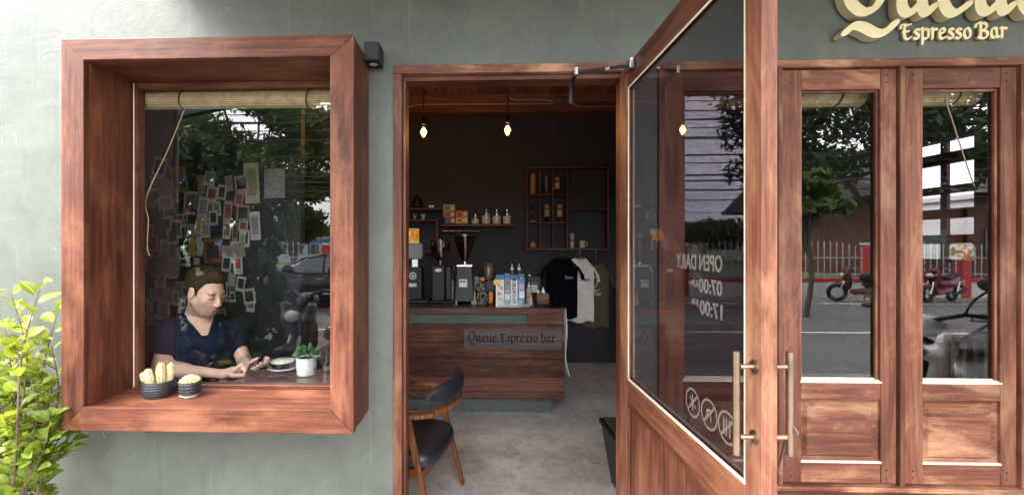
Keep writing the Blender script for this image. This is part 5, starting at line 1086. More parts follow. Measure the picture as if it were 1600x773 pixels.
lat_ = (shL - shR); tyaw = math.atan2(lat_.y, lat_.x); tf = Vector((math.sin(tyaw), -math.cos(tyaw), 0)); tr_ = Vector((-tf.y, tf.x, 0)) ; TM = [[-tf.y, tf.x, 0], [tf.x, tf.y, 0], [0, 0, 1]]
def torso(F_, gsh=0):
    F_.ell(ch + tf * .0, (.172 + gsh, .112 + gsh, .17 + gsh), TM, .05); F_.ell(ab_, (.155 + gsh, .115 + gsh, .17 + gsh), TM, .06); F_.ell(hips, (.165 + gsh, .125 + gsh, .12 + gsh), TM, .06)
    F_.cap(shR + Vector((.03, .01, .0)), nk + Vector((0, 0, -.01)), .058 + gsh, .055 + gsh, .05); F_.cap(shL + Vector((-.03, -.01, 0)), nk + Vector((0, 0, -.01)), .058 + gsh, .055 + gsh, .05)
    F_.ell(ch + tf * .05 + Vector((0, 0, .03)), (.13 + gsh, .07 + gsh, .08 + gsh), TM, .05)
def arms_upper(F_, gsh=0):
    F_.cap(shR, elR, .053 + gsh, .040 + gsh, .035); F_.cap(shL, elL, .052 + gsh, .039 + gsh, .035)
torso(B_); arms_upper(B_)
B_.cap(elR, wrR, .038, .0235, .02); B_.cap(elL, wrL, .038, .0235, .02); B_.cap(elR.lerp(wrR, .05), elR.lerp(wrR, .38), .039, .037, .02)
B_.cap(nk + Vector((0, 0, -.03)), H(0, -.018, -.055), .066, .058, .03)
# head
B_.ell(H(0, -.014, .030), np.array((.076, .098, .088)) * HS_, HM, .02); B_.ell(H(0, .030, -.030), np.array((.061, .066, .084)) * HS_, HM, .03)
B_.ell(H(0, .044, -.082), np.array((.049, .045, .036)) * HS_, HM, .03); B_.ell(H(0, .074, -.098), np.array((.022, .018, .017)) * HS_, HM, .02)
for s_ in (-1, 1):
    B_.cap(H(s_ * .058, -.01, -.045), H(s_ * .03, .06, -.088), .017, .016, .03)
    B_.ell(H(s_ * .044, .058, -.018), np.array((.022, .022, .020)) * HS_, HM, .025); B_.ell(H(s_ * .031, .103, .006), np.array((.017, .016, .011)) * HS_, HM, .012, True)
    B_.ell(H(s_ * .031, .080, .003), np.array((.0155, .014, .011)) * HS_, HM, .006); B_.ell(H(s_ * .0115, .106, -.036), np.array((.0085, .010, .0075)) * HS_, HM, .006)
    B_.ell(H(s_ * .0785, -.004, -.006), np.array((.009, .019, .031)) * HS_, HM, .006); B_.ell(H(s_ * .0865, .002, -.006), np.array((.006, .009, .017)) * HS_, HM, .004, True); B_.cap(H(s_ * .077, .008, .018), H(s_ * .083, -.014, .022), .004, .004, .004); B_.cap(H(s_ * .083, -.016, .02), H(s_ * .080, -.008, -.03), .0042, .005, .004)
B_.cap(H(-.034, .080, .024), H(.034, .080, .024), .011, .011, .016); B_.cap(H(0, .090, .014), H(0, .110, -.024), .0088, .0118, .012); B_.ell(H(0, .110, -.028), np.array((.0115, .011, .010)) * HS_, HM, .008)
B_.cap(H(-.019, .089, -.064), H(0, .0985, -.061), .0035, .0055, .006); B_.cap(H(.019, .089, -.064), H(0, .0985, -.061), .0035, .0055, .006); B_.cap(H(-.015, .090, -.0735), H(.015, .090, -.0735), .0062, .0062, .006)
B_.cap(H(-.02, .0985, -.0675), H(.02, .0985, -.0675), .0022, .0022, .004, True)
# hands round the phone
ph_c = at(394, 572, .25); ph_x = (at(412, 561, .25) - at(377, 585, .25)).normalized()
ph_n = Vector((-.35, -.40, .85)); ph_n = (ph_n - ph_x * ph_n.dot(ph_x)).normalized(); ph_y = ph_n.cross(ph_x).normalized()
def PH(a, b, c): return ph_c + ph_x * a + ph_y * b + ph_n * c
def chain(pts, rs, k=.0035):
    for i in range(len(pts) - 1): B_.cap(pts[i], pts[i + 1], rs[i], rs[i + 1], k)
# his left hand holds the phone from below and behind at its far edge
palmL = PH(.045, .035, -.030); B_.cap(wrL, palmL, .023, .026, .02); B_.ell(palmL, (.036, .030, .020), [list(ph_x), list(ph_y), list(ph_n)], .015)
for j in range(4):
    a = .072 - .019 * j; ln = (.9, 1, .96, .8)[j]
    chain([PH(a - .005, .03, -.028), PH(a, .0 , -.024), PH(a, -.028 * ln, -.016), PH(a, -.046 * ln, .004)], [.0095, .0088, .0082, .0068])
chain([palmL + ph_y * .01, PH(.02, .048, .002), PH(.006, .036, .013), PH(-.004, .026, .015)], [.013, .0105, .0095, .0075])
# his right hand rests beside it, fingers over the screen
wdir = (PH(-.05, -.03, .01) - wrR).normalized(); palmR = wrR + wdir * .052 + Vector((0, 0, .012)); B_.cap(wrR, palmR, .0235, .028, .02)
for j in range(4):
    o_ = (Vector((0, -.5, .25)) * (1.5 - j) * .034); ln = (.92, 1.05, 1.0, .8)[j]; k0 = palmR + wdir * .030 - o_ * 1.0 + Vector((0, 0, .006)); tip = PH(-.025 + .002 * j, .012 - .018 * (3 - j) + .01, .012); md = k0.lerp(tip, .5) + Vector((0, -.004, .020)) * ln
    chain([palmR - o_ * .6, k0, md, tip], [.013, .0105, .0092, .0072])
chain([palmR + Vector((-.01, -.012, -.006)), palmR + wdir * .025 + Vector((0, -.03, -.012)), PH(-.052, -.03, -.003), PH(-.036, -.03, .006)], [.014, .0115, .0095, .0075])
# legs under the table
for s_, kx in ((-1, .0), (1, .06)):
    hp_ = hips + tr_ * (s_ * .09) + Vector((0, 0, -.02)); kn = hp_ + Vector((.40, -.10 + .10 * s_, .02)); an = Vector((kn.x + .02, kn.y + .04, .085)); B_.cap(hp_, kn, .085, .058, .04); B_.cap(kn, an, .056, .038, .03); B_.cap(an + Vector((-.02, 0, -.045)), an + Vector((.16, -.03, -.055)), .038, .03, .03)
bme = B_.surface('person')
# colour by place on the head (brows, lips, stubble, lash lines, hairline), with shade painted into eye sockets and mouth crease
co_ = np.empty(len(bme.vertices) * 3); bme.vertices.foreach_get('co', co_); co_ = co_.reshape(-1, 3); rel = (co_ - np.array(hd)) / HS_; L = np.stack([rel @ np.array(a) for a in (hr, hf, hu)], 1)
skin = np.array((.74, .48, .385)); colr = np.tile(skin, (len(co_), 1))
def paint(d, c, amt): global colr; w = np.clip(d, 0, 1)[:, None] * amt; colr = colr * (1 - w) + np.array(c) * w
ax_, ay_, az_ = np.abs(L[:, 0]), L[:, 1], L[:, 2]; face = (ay_ > .02)
paint((1 - np.hypot((ax_ - .035) / .03, (az_ + .022) / .024)) * face * 1.3, (.66, .33, .25), .3)
paint((1 - np.hypot(ax_ / .016, (az_ + .034) / .016)) * (ay_ > .09) * 1.3, (.64, .33, .25), .35)
paint((1 - np.hypot((ax_ - .03) / .024, (az_ - .006) / .014)) * (ay_ > .06) * 1.2, (.36, .20, .16), .5)  # shade of the eye sockets, painted into the skin tone
paint((1 - np.hypot(ax_ / .020, (az_ + .0675) / .0028)) * (ay_ > .07) * 3, (.10, .04, .035), .9)  # dark crease between the lips, its shade painted in
paint((1 - np.hypot(ax_ / .024, (az_ + .068) / .0115)) * (ay_ > .07) * 2.5, (.42, .15, .125), .8)
paint((1 - np.hypot(ax_ / .026, (az_ + .051) / .009)) * (ay_ > .07) * 2, (.14, .08, .058), .75)
paint(((ay_ > -.03) & (az_ > -.135)) * np.clip((-.036 - az_ - .25 * np.clip(.03 - ax_, 0, 1)) / .022, 0, 1) * np.clip((np.hypot(ax_ / .024, (az_ + .068) / .012) - .9) * 3, 0, 1), (.20, .125, .095), .58)
paint((1 - np.hypot((ax_ - .031) / .019, (az_ + .0045) / .0048)) * (ay_ > .06) * 3, (.035, .02, .018), .95)
paint((1 - np.hypot((ax_ - .033) / .021, (az_ - .0225 + (ax_ - .033) * .12) / .0075)) * (ay_ > .06) * 2.4, (.06, .034, .022), .92)
paint((co_[:, 2] < .58) * 3., (.03, .035, .05), 1)      # trousers and shoes
at_ = bme.color_attributes.new('tone', 'FLOAT_COLOR', 'POINT'); at_.data.foreach_set('color', np.concatenate([colr, np.ones((len(colr), 1))], 1).ravel())
SKIN = N('skin'); _a = SKIN.n('Attribute', attribute_name='tone'); _f = SKIN.noise(SKIN.coords((1, 1, 1), False), 90, 4); SKIN = SKIN.bsdf(SKIN.mix(.25, _a.outputs[0], SKIN.ramp(_f, [(.3, (.42, .24, .18)), (.7, (.66, .42, .33))]), 'SOFT_LIGHT'), .52, 0, .4, _f, .12, .001, **{'Subsurface Weight': .06, 'Subsurface Scale': .01})
man = thing('person', 'man in navy v-neck t-shirt sitting at the window looking down at a phone', 'person', (hips.x, hips.y, 0))
def under(o): o.parent = man; o.matrix_parent_inverse = Matrix.Translation(-Vector(man.location)); return o
under(link('body', bme, SKIN))
# t-shirt
S_ = Field(axis(-2.02, -1.02, .0068), axis(.03, .92, .0072), axis(.5, 1.42, .0068)); torso(S_, .010)
X, Y, Z = np.meshgrid(*S_.ax, indexing='ij'); D = S_.D.copy()
def along(a, b): a, b = np.array(a), np.array(b); u = (b - a) / np.linalg.norm(b - a); return (X - a[0]) * u[0] + (Y - a[1]) * u[1] + (Z - a[2]) * u[2]
for sh_, el_, f, r0, r1 in ((shR, elR, .60, .053, .040), (shL, elL, .62, .052, .039)):    # sleeves end above the elbow
    A_ = Field(*S_.ax); A_.cap(sh_, el_, r0 + .013, r1 + .020, .02); sl_ = np.maximum(A_.D, along(sh_, el_) - (el_ - sh_).length * f)
    h_ = np.clip(.5 + .5 * (D - sl_) / .03, 0, 1); D = D * (1 - h_) + sl_ * h_ - .03 * h_ * (1 - h_)
fold = .0045 * np.sin(22 * Z + 30 * (X * .5 - Y) + 3 * np.sin(14 * X)) + .003 * np.sin(60 * X + 25 * Z + 4 * np.sin(17 * Y)); D = D + fold * np.clip((1.34 - Z) / .1, 0, 1)
# neckline: round at the nape, v in front
cx_ = (X - nk.x) * tf.x + (Y - nk.y) * tf.y; sx_ = (X - nk.x) * -tf.y + (Y - nk.y) * tf.x; vz = Z - nk.z
cut = np.maximum(np.abs(sx_) - (.072 + .60 * np.minimum(vz - .015, 0)), -(vz + .082)); cut = np.where(cx_ > -.03, cut, np.hypot(sx_, cx_) - .070); cut = np.maximum(cut, -(vz + .082))
D = np.maximum(D, -cut * .9)
under(link('t_shirt', S_.surface('t_shirt', D), (lambda s: s.bsdf(s.ramp(s.noise(s.coords((1, 1, 1), False), 14, 6), [(.3, (.006, .009, .024)), (.7, (.011, .016, .042))]), .95, 0, .1, bump=s.noise(s.coords((1, 1, 1), False), 300, 2), bstr=.25))(N('navy_jersey'))))
# hair
Fh = Field(axis(hd.x - .17, hd.x + .17, .0040), axis(hd.y - .17, hd.y + .17, .0040), axis(hd.z - .10, hd.z + .17, .0040)); Fh.ell(H(0, -.014, .030), np.array((.076, .098, .088)) * HS_, HM, .02); Fh.ell(H(0, .01, .0), np.array((.066, .078, .07)) * HS_, HM, .03)
X, Y, Z = np.meshgrid(*Fh.ax, indexing='ij'); rx, ry, rz = ((X - hd.x) / HS_, (Y - hd.y) / HS_, (Z - hd.z) / HS_); lx, ly, lz = [rx * a.x + ry * a.y + rz * a.z for a in (hr, hf, hu)]
line = np.interp(ly, [-.13, -.07, -.035, -.015, .005, .02, .028, .045, .075, .11], [-.075, -.065, -.03, .018, .012, -.022, .022, .060, .080, .088]) + .0016 * np.sin(lx * 260) + .0012 * np.sin(lx * 520 + 2) + .008 * np.clip(lx / .05, -1, 1)
thick = .006 + .013 * np.clip((lz - .02) / .08, 0, 1) + .006 * np.clip((ly - .02) / .06, 0, 1) * (lz > .05) + .0012 * np.sin(lx * 520 + ly * 160 + 3 * np.sin(ly * 60)) * (lz > .03) + .0012 * np.sin(ly * 230 + lx * 90 + 2 * np.sin(lx * 70))
thick = thick * np.clip((lz - line) / .030, .12, 1); D = np.maximum(Fh.D - thick * HS_, (line - lz) * .8)
s = N('brown_hair'); _v = s.coords((1, 1, 1), False); _n = s.noise(_v, 90, 6, .7, 1.0); _n2 = s.noise(_v, 300, 2); HAIR = s.bsdf(s.ramp(_n, [(.3, (.020, .010, .005)), (.7, (.10, .052, .026))]), .68, 0, .25, _n2, 1.0, .006)
hme = Fh.surface('hair', D); hair = under(link('hair', hme, HAIR))
hv = np.empty(len(hme.vertices) * 3); hme.vertices.foreach_get('co', hv); hv = hv.reshape(-1, 3); hn = np.empty(len(hme.vertices) * 3); hme.vertices.foreach_get('normal', hn); hn = hn.reshape(-1, 3); rg = np.random.default_rng(5); sg2 = G()
crownp = np.array(H(.02, -.06, .118))
for i in rg.choice(len(hv), 3600):                # loose strands lying away from the crown
    p, n_ = Vector(hv[i]), Vector(hn[i]); lc = Vector((p - hd)); fl = (p - Vector(crownp)) + hf * .06 - hr * .03; fl = fl - n_ * fl.dot(n_)
    if fl.length < 1e-4: continue
    fl.normalize(); sd = n_.cross(fl); fl = (fl + sd * rg.uniform(-.25, .25)).normalized(); ln_ = rg.uniform(.008, .017); w_ = sd * .0007
    a0 = p + n_ * .0006; a1 = p + fl * ln_ * .6 + n_ * rg.uniform(.001, .0032); a2 = p + fl * ln_ + n_ * rg.uniform(-.001, .0026)
    sg2.add([a0 - w_, a0 + w_, a1 + w_, a1 - w_, a2], [(0, 1, 2, 3), (3, 2, 4)])
so_ = sg2.obj('strands', HAIR, None, False, False); so_.parent = hair; tag(so_, kind='stuff')
# phone
phn = thing('phone', 'dark smartphone held in both hands by the seated man', 'phone', ph_c); q = G(); q.box(-.072, .072, -.036, .036, -.0045, .0045, .003); MR = Matrix((ph_x, ph_y, ph_n)).transposed().to_4x4()
o = q.obj('phone_case', BLACK, phn); o.matrix_local = MR; o = box('screen', plain('dark_screen', (.008, .008, .01), .08), phn, -.068, .068, -.033, .033, .0046, .0052, 0); o.matrix_local = MR
# ------------------------------------------------------------------ shrub at the left
def leaf_mat(name, c0, c1, tr=.35, rib=False):
    s = N(name); oi = s.n('ObjectInfo'); v = s.coords((1, 1, 1)); f = s.noise(v, 40, 3)
    c = s.mix(.4, s.ramp(oi.outputs['Random'], [(0, c0), (1, c1)]), s.ramp(f, [(.3, c0), (.7, c1)]))
    sp_ = s.n('SeparateXYZ'); tc_ = s.n('TexCoord'); s.l(tc_.outputs['Object'], sp_.inputs[0]); ab_2 = s.n('Math', operation='ABSOLUTE'); s.l(sp_.outputs[0], ab_2.inputs[0])
    if rib: c = s.mix(s.ramp(ab_2.outputs[0], [(.008, (.55,) * 3), (.035, (0, 0, 0))]), c, tuple(min(1, x * 1.5 + .06) for x in c1))
    p = s.n('BsdfPrincipled', Roughness=.42); s.l(c, p.inputs['Base Color']); t = s.n('BsdfTranslucent'); s.l(c, t.inputs[0]); m = s.n('MixShader'); m.inputs[0].default_value = tr
    s.l(p.outputs[0], m.inputs[1]); s.l(t.outputs[0], m.inputs[2]); s.l(m.outputs[0], s.out.inputs[0]); return s.m
YG_ = leaf_mat('young_leaf', (.075, .16, .013), (.42, .45, .04), rib=True); TWIG = plain('twig_bark', (.16, .11, .08), .9)
sb_ = thing('shrub', 'leafy shrub with bright yellow green leaves at the left of the box window', 'shrub', (-1.98, -.36, GZ))
base = Vector((-1.98, -.36, GZ)); lms = []
for wv_, cup in ((.31, .10), (.36, .16), (.28, .05)):
    q = G(); q.grid([[(c_ * wv_ * math.sin(math.pi * (u * .92 + .05)) ** .8, u, (cup * 1.5 * abs(c_)) * math.sin(math.pi * u) - .16 * u * u + .012 * math.sin(u * 14 + c_ * 3)) for c_ in (-1, -.5, 0, .5, 1)] for u in np.linspace(0, 1, 8)])
    me = q.mesh('leaf', True); me.materials.append(YG_); lms.append(me)
nl = 0
EXTRA = G()
def put_leaf(p, d, size):
    global nl
    if nl >= 298:                                             # the leaves at the back, joined
        d = d.normalized(); x = d.cross(Vector((R.uniform(-.5, .5), -.5, .9))).normalized(); z = x.cross(d).normalized(); EXTRA.M = Matrix.Translation(p - base) @ Matrix((x, d, z)).transposed().to_4x4() @ Matrix.Diagonal((size, size, size, 1)); me_ = lms[R.randrange(3)]
        EXTRA.add([v.co[:] for v in me_.vertices], [tuple(f.vertices) for f in me_.polygons]); return
    o = link('leaf', lms[nl % 3], None, sb_); d = d.normalized(); up = Vector((R.uniform(-.5, .5), -.55 + R.uniform(-.4, .4), .9)); x = d.cross(up).normalized(); z = x.cross(d).normalized()
    M = Matrix((x, d, z)).transposed().to_4x4(); o.matrix_local = Matrix.Translation(p - base) @ M @ Matrix.Diagonal((size, size, size, 1)); nl += 1
ENDS = [(62, 452), (18, 462), (92, 482), (40, 520), (80, 540), (12, 560), (56, 575), (82, 590), (30, 615), (72, 628), (5, 640), (45, 660), (100, 672), (80, 655), (108, 690), (18, 705), (60, 725), (80, 712), (30, 755), (62, 762), (-25, 470), (-40, 560), (-30, 660), (-20, 740), (5, 500), (52, 600), (20, 590)]
for ei, (px, py) in enumerate(ENDS):
    Yb_ = -.10 - .20 * R.random(); e_ = at(px, py, Yb_); rt = base + Vector((R.uniform(-.05, .05), R.uniform(-.04, .04), R.uniform(0, .3)))
    path = smooth_path([rt, rt.lerp(e_, .35) + Vector((R.uniform(-.06, .04), R.uniform(-.05, .05), .08)), rt.lerp(e_, .72) + Vector((R.uniform(-.05, .05), R.uniform(-.04, .04), .05)), e_], 6)
    G().tube([p - base for p in path], [.0065 * (1 - .78 * i / (len(path) - 1)) for i in range(len(path))], 6).obj('branch', TWIG, sb_, True)
    n = len(path)
    for k in range(11):
        f = .5 + .5 * (k / 10); i = min(n - 2, int(f * (n - 1))); p = path[i].lerp(path[i + 1], f * (n - 1) - i); t = (path[i + 1] - path[i]).normalized(); a = k * 2.4 + ei
        sd = (t.orthogonal().normalized() * math.cos(a) + t.cross(t.orthogonal()).normalized() * math.sin(a)); d = t * .7 + sd * .9 + Vector((0, -.1, .1))
        st_ = p + d.normalized() * .012; put_leaf(st_, d, R.uniform(.052, .088) * (1 if k > 2 else .85))
    for k in range(6):
        i = R.randrange(n // 3, n - 3); d = Vector((R.uniform(-1, 1), R.uniform(-1, .3), R.uniform(-.1, .8))).normalized(); a = path[i]; b = a + d * R.uniform(.05, .13); G().tube([a - base, a.lerp(b, .5) - base + Vector((0, 0, .008)), b - base], [.0028, .002, .001], 4).obj('twig', TWIG, sb_)
        for j in range(4): put_leaf(a.lerp(b, .4 + .2 * j), d + Vector((R.uniform(-.9, .9), R.uniform(-.9, .5), R.uniform(-.3, .6))), R.uniform(.035, .066))

EXTRA.M = None; tag(EXTRA.obj('foliage', YG_, sb_, True, False), kind='stuff')
# ------------------------------------------------------------------ the street behind, seen mirrored in the glass
BARK = plain('bark', (.11, .08, .06), .95); 
def crown_mesh(name, n, centers, size, mat, squash=.55):
    rg = np.random.default_rng(len(name) * 7 + n); cs = np.array([c[:3] for c in centers]); rs = np.array([c[3] for c in centers]); pick = rg.integers(0, len(cs), n)
    d = rg.normal(size=(n, 3)); d /= np.linalg.norm(d, axis=1)[:, None]; p = cs[pick] + d * (rs[pick] * rg.random(n) ** .45)[:, None] * np.array((1, 1, squash))
    a = rg.normal(size=(n, 3)); a /= np.linalg.norm(a, axis=1)[:, None]; b = np.cross(a, rg.normal(size=(n, 3))); b /= np.linalg.norm(b, axis=1)[:, None]; sz = (size * rg.uniform(.6, 1.4, n))[:, None]
    v = np.stack([p - a * sz, p + b * sz * .42, p + a * sz, p - b * sz * .42], 1).reshape(-1, 3); f = np.arange(4 * n).reshape(-1, 4)
    me = bpy.data.meshes.new(name); me.from_pydata(v.tolist(), [], f.tolist()); me.materials.append(mat); return me
TL = leaf_mat('tree_leaf', (.045, .085, .02), (.15, .21, .05), .35); TL2 = leaf_mat('dark_tree_leaf', (.022, .042, .016), (.06, .095, .03), .25)
def tree(name, label, x, y, trunk_h, cz, rx, rz, n, mat, size=.13, seed=1, group='trees across the road'):
    t = thing(name, label, 'tree', (x, y, GZ - .07), 0, group); rg = random.Random(seed); cen = []
    for k in range(46):
        u = rg.uniform(0, 6.28); rr_ = rx * rg.random() ** .5 * .85; zz_ = cz + rz * rg.uniform(-.8, .8) * (1 - (rr_ / rx) ** 2 * .5); cen.append((rr_ * math.cos(u), rr_ * math.sin(u), zz_, rg.uniform(.2, .36) * rx))
    link('crown', crown_mesh('crown', n, cen, size, mat), None, t)
    q = G(); q.tube(smooth_path([(0, 0, 0), (.1, .05, trunk_h * .5), (0, .1, trunk_h), (.1, 0, cz)], 4), [(.22 - .13 * i / 12) * min(1, rx / 3) for i in range(13)], 8)
    for c in cen[:9]: q.tube(smooth_path([(0, .05, trunk_h * .8), (c[0] * .4, c[1] * .4, trunk_h + (c[2] - trunk_h) * .5), c[:3]], 3), [w_ * min(1, rx / 3) for w_ in (.09, .08, .065, .05, .04, .03, .02)], 6)
    q.obj('trunk', BARK, t, True); return t
p = mir(395, 200, 15.5); tree('street_tree', 'large leafy tree across the road mirrored in the box window', p.x, p.y, 2.2, 6.1, 4.5, 4.2, 30000, TL, .15, 1)
p = mir(458, 300, 15); tree('street_tree', 'low bushy tree under the large one mirrored above the parked car', p.x, p.y, 1.2, 3.2, 1.7, 1.9, 7000, TL, .12, 8)
p = mir(1385, 200, 14.5); tree('street_tree', 'broad dark tree across the road mirrored in the right door leaves', p.x, p.y, 2.6, 6.6, 5.6, 3.4, 17000, TL2, .16, 2)
p = mir(1262, 310, 8.2); tree('street_tree', 'young green tree by the road mirrored in the leaf beside the open door', p.x, p.y, 1.9, 2.75, .85, .8, 2600, TL, .12, 3)
p = mir(1100, 320, 46); tree('street_tree', 'small far tree mirrored in the leaf behind the open door', p.x, p.y, 1.2, 3.0, 6, 1.3, 6000, TL2, .25, 4)
p = mir(405, 200, 24); tree('street_tree', 'tree in the grounds beyond the fence behind the large one', p.x - 6, p.y - 4, 3, 6.5, 5, 4, 8000, TL2, .25, 5)
# conifer shrub on the pavement
for px, dd, hh, rr, lab in ((404, 2.85, 2.5, .31, 'dark feathery conifer mirrored just left of the car in the box window'), (352, 3.3, 3.0, .46, 'dark feathery conifer mirrored right behind the seated man'), (296, 3.1, 2.9, .42, 'dark feathery conifer mirrored at the left end of the box window')):
    p = mir(px, 580, dd); cs_ = thing('conifer_shrub', lab, 'shrub', (p.x, p.y, GZ), 0, 'conifers on the pavement')
    link('crown', crown_mesh('conifer', 9000, [(rr * (1 - k / 34) * math.cos(k * 2.4), rr * (1 - k / 34) * math.sin(k * 2.4), .15 + k * hh / 31, .5 * rr * (1 - k / 46)) for k in range(30)], .045, TL2, 1.2), None, cs_); G().tube([(0, 0, 0), (0, 0, hh * .95)], [.04, .01], 8).obj('trunk', BARK, cs_)

# fence on a low wall
FR = plain('fence_red', (.42, .03, .03), .5); FWH = plain('fence_white_wall', (.55, .53, .50), .8); FST = plain('picket_silver', (.42, .42, .42), .45, .3)
fn = thing('street_fence', 'silver spear picket fence with red posts on a low white wall across the road', 'fence', (0, -12.25, GZ - .06)); SP = 3.0; X0 = -17.2
box('base_wall', FWH, fn, X0, X0 + 13 * SP, -.1, .1, 0, .52, .01); box('coping', FR, fn, X0, X0 + 13 * SP, -.13, .13, .521, .64, .01)
pk = G(); pk.tube([(0, 0, 0), (0, 0, 1.0)], .014, 6); pk.lathe([(.004, .99), (.028, 1.03), (.001, 1.12)], (0, 0, 0), 6); pk.ball((0, 0, .98), .024, 6, 4); pme = pk.mesh('picket'); pme.materials.append(FST)
for i in range(14):
    box('post', FR, fn, X0 + i * SP - .13, X0 + i * SP + .13, -.15, .15, .001, 1.72, .01); box('post_cap', FWH, fn, X0 + i * SP - .15, X0 + i * SP + .15, -.17, .17, 1.721, 1.80, .02)
    if i < 13:
        box('rail', FST, fn, X0 + i * SP + .13, X0 + (i + 1) * SP - .13, -.015, .015, .76, .79, .002); box('rail', FST, fn, X0 + i * SP + .13, X0 + (i + 1) * SP - .13, -.016, .016, 1.30, 1.33, .002)
        for k in range(1, 15):
            o = link('picket', pme, None, fn); f = k / 15; o.location = (X0 + (i + f) * SP, 0, .641); o.scale = (1, 1, .86 + .24 * math.sin(math.pi * f))
gw = thing('garden_wall', 'pale garden wall outside the side window', 'wall', (6.4, 0, GZ - .07)); box('wall_face', FWH, gw, 0, .15, -2, 9, 0, 2.3, .01); box('coping', CON_ if 'CON_' in globals() else FWH, gw, -.04, .19, -2.05, 9.05, 2.301, 2.38, .01)
gs = thing('garden_bush', 'light green bush in front of the pale garden wall', 'bush', (5.9, 2.9, GZ - .07)); link('foliage', crown_mesh('bush', 2500, [(0, k * .4 - 1.4, 1.15 + .35 * math.sin(k * 2), .36) for k in range(9)], .05, YG_, 1), None, gs); G().tube([(0, 0, 0), (0, 0, .9)], .02, 6).obj('stem', TWIG, gs)
# far building
sbd = thing('school_building', 'low pale building with blue upper band far beyond the fence', 'building', (0, 0, GZ - .07)); p = mir(500, 360, 42); BL = plain('blue_band', (.12, .22, .45), .6); PWH = plain('pale_render', (.5, .52, .55), .8); DG = plain('far_window', (.05, .06, .07), .15)
x0 = p.x - 12; x1 = p.x + 9; yf = -42
box('walls', PWH, sbd, x0, x1, yf - 8, yf, 0, 3.3, 0); box('blue_band', BL, sbd, x0 - .1, x1 + .1, yf, yf + .06, 2.0, 2.5, 0); box('roof', plain('roof_grey', (.3, .3, .32), .7), sbd, x0 - .8, x1 + .8, yf - 8.8, yf + .9, 3.31, 3.7, 0)
for k in range(12): box('window', DG, sbd, x0 + .5 + k * 1.7, x0 + 1.6 + k * 1.7, yf, yf + .05, .9, 1.9, 0)
dbd = thing('timber_hall', 'large dark timber hall beyond the fence mirrored in the right door leaves', 'building', (0, 0, GZ - .07)); p = mir(1190, 360, 22); x0 = p.x + 6.5; yf = -21.5
box('walls', DZ, dbd, x0, x0 + 30, yf - 12, yf, 0, 4.6, 0)
G().add([(x0 - 1.5, yf + 1.6, 4.4), (x0 + 31.5, yf + 1.6, 4.4), (x0 + 31.5, yf - 6, 8.2), (x0 - 1.5, yf - 6, 8.2), (x0 + 31.5, yf - 13.5, 4.4), (x0 - 1.5, yf - 13.5, 4.4)], [(0, 1, 2, 3), (3, 2, 4, 5), (0, 3, 5), (1, 2, 4), (0, 1, 4, 5)]).obj('roof', plain('dark_roof', (.06, .05, .05), .7), dbd)
for k in range(9): box('post', DZ, dbd, x0 + .2 + k * 3.6, x0 + .5 + k * 3.6, yf + .001, yf + .2, 0, 4.39, .01); box('window', DG, dbd, x0 + 1.3 + k * 3.6, x0 + 2.9 + k * 3.6, yf + .001, yf + .05, 1.0, 2.6, 0)
# power lines on two poles
CON_ = plain('pole_concrete', (.42, .41, .39), .85); CBL = plain('cable_black', (.02, .02, .02), .6)
for xx, lab in ((-24, 'concrete utility pole far to the left across the road'), (27, 'concrete utility pole far to the right across the road')):
    t = thing('utility_pole', lab, 'pole', (xx, -11.75, GZ - .06), 0, 'utility poles'); G().lathe([(.17, 0), (.11, 9)], (0, 0, 0), 8).obj('shaft', CON_, t); 
    for z in (5.6, 6.6, 8.4): box('crossarm', CON_, t, -.06, .06, -.9, .9, z, z + .12)
for k in range(15):
    z = 3.05 + .24 * k + R.uniform(-.08, .08); sg_ = R.uniform(.1, .5); y = -11.75 + R.uniform(-.3, .3)
    tag(G().tube([(xx, y, z - sg_ * (1 - ((xx - 1.5) / 25.5) ** 2)) for xx in np.linspace(-24, 27, 26)], R.choice((.012, .018, .028)), 5).obj('power_cable', CBL, None), '%s of the black cables strung along the road, counted from the lowest' % (ORD + ['thirteenth', 'fourteenth', 'fifteenth'])[k], 'cable', 'cables along the road')

# ------------------------------------------------------------------ parked car
TYRE = plain('tyre', (.02, .02, .02), .85); RIM = plain('rim', (.4, .4, .42), .35, .8); CARP = plain('car_black', (.012, .013, .018), .15, .2); CGL = plain('car_glass', (.10, .12, .13), .06); LAMP = plain('lamp_clear', (.6, .6, .6), .15); TAILR = plain('lamp_red', (.5, .02, .02), .2)
p = mir(428, 478, 9.4); car = thing('parked_car', 'black sedan parked across the road mirrored in the box window', 'car', (p.x + 1.35, -9.55, GZ - .05))
def loft(secs, g_=None):                         # secs: (x, [(y, z) ...]) half outlines mirrored
    g_ = g_ or G(); rows = []
    for x, pr in secs: rows.append([(x, y, z) for y, z in pr] + [(x, -y, z) for y, z in reversed(pr)])
    for r in rows: r.append(r[0])
    g_.grid(rows); g_.add(rows[0][:-1], [tuple(range(len(rows[0]) - 1))]); g_.add(rows[-1][:-1], [tuple(range(len(rows[0]) - 1))]); return g_
def csec(x, w, zl, zs, zt): return (x, [(w * .9, zl), (w, zl + .12), (w, zs - .1), (w * .96, zs), (w * .88, zt), (w * .5, zt + .02)])
loft([csec(-2.2, .62, .34, .55, .60), csec(-2.1, .80, .24, .66, .72), csec(-1.6, .87, .2, .80, .86), csec(-.85, .88, .2, .90, .95), csec(.2, .89, .2, .93, .95), csec(1.3, .88, .2, .95, .98), csec(1.75, .86, .22, .95, 1.02), csec(2.1, .80, .3, .9, 1.0), csec(2.2, .68, .4, .8, .9)]).obj('body', CARP, car, 40)
gh = lambda x, w, z: (x, [(w, .93), (w * .98, .93 + (z - .93) * .5), (w * .86, z - .03), (w * .6, z)])
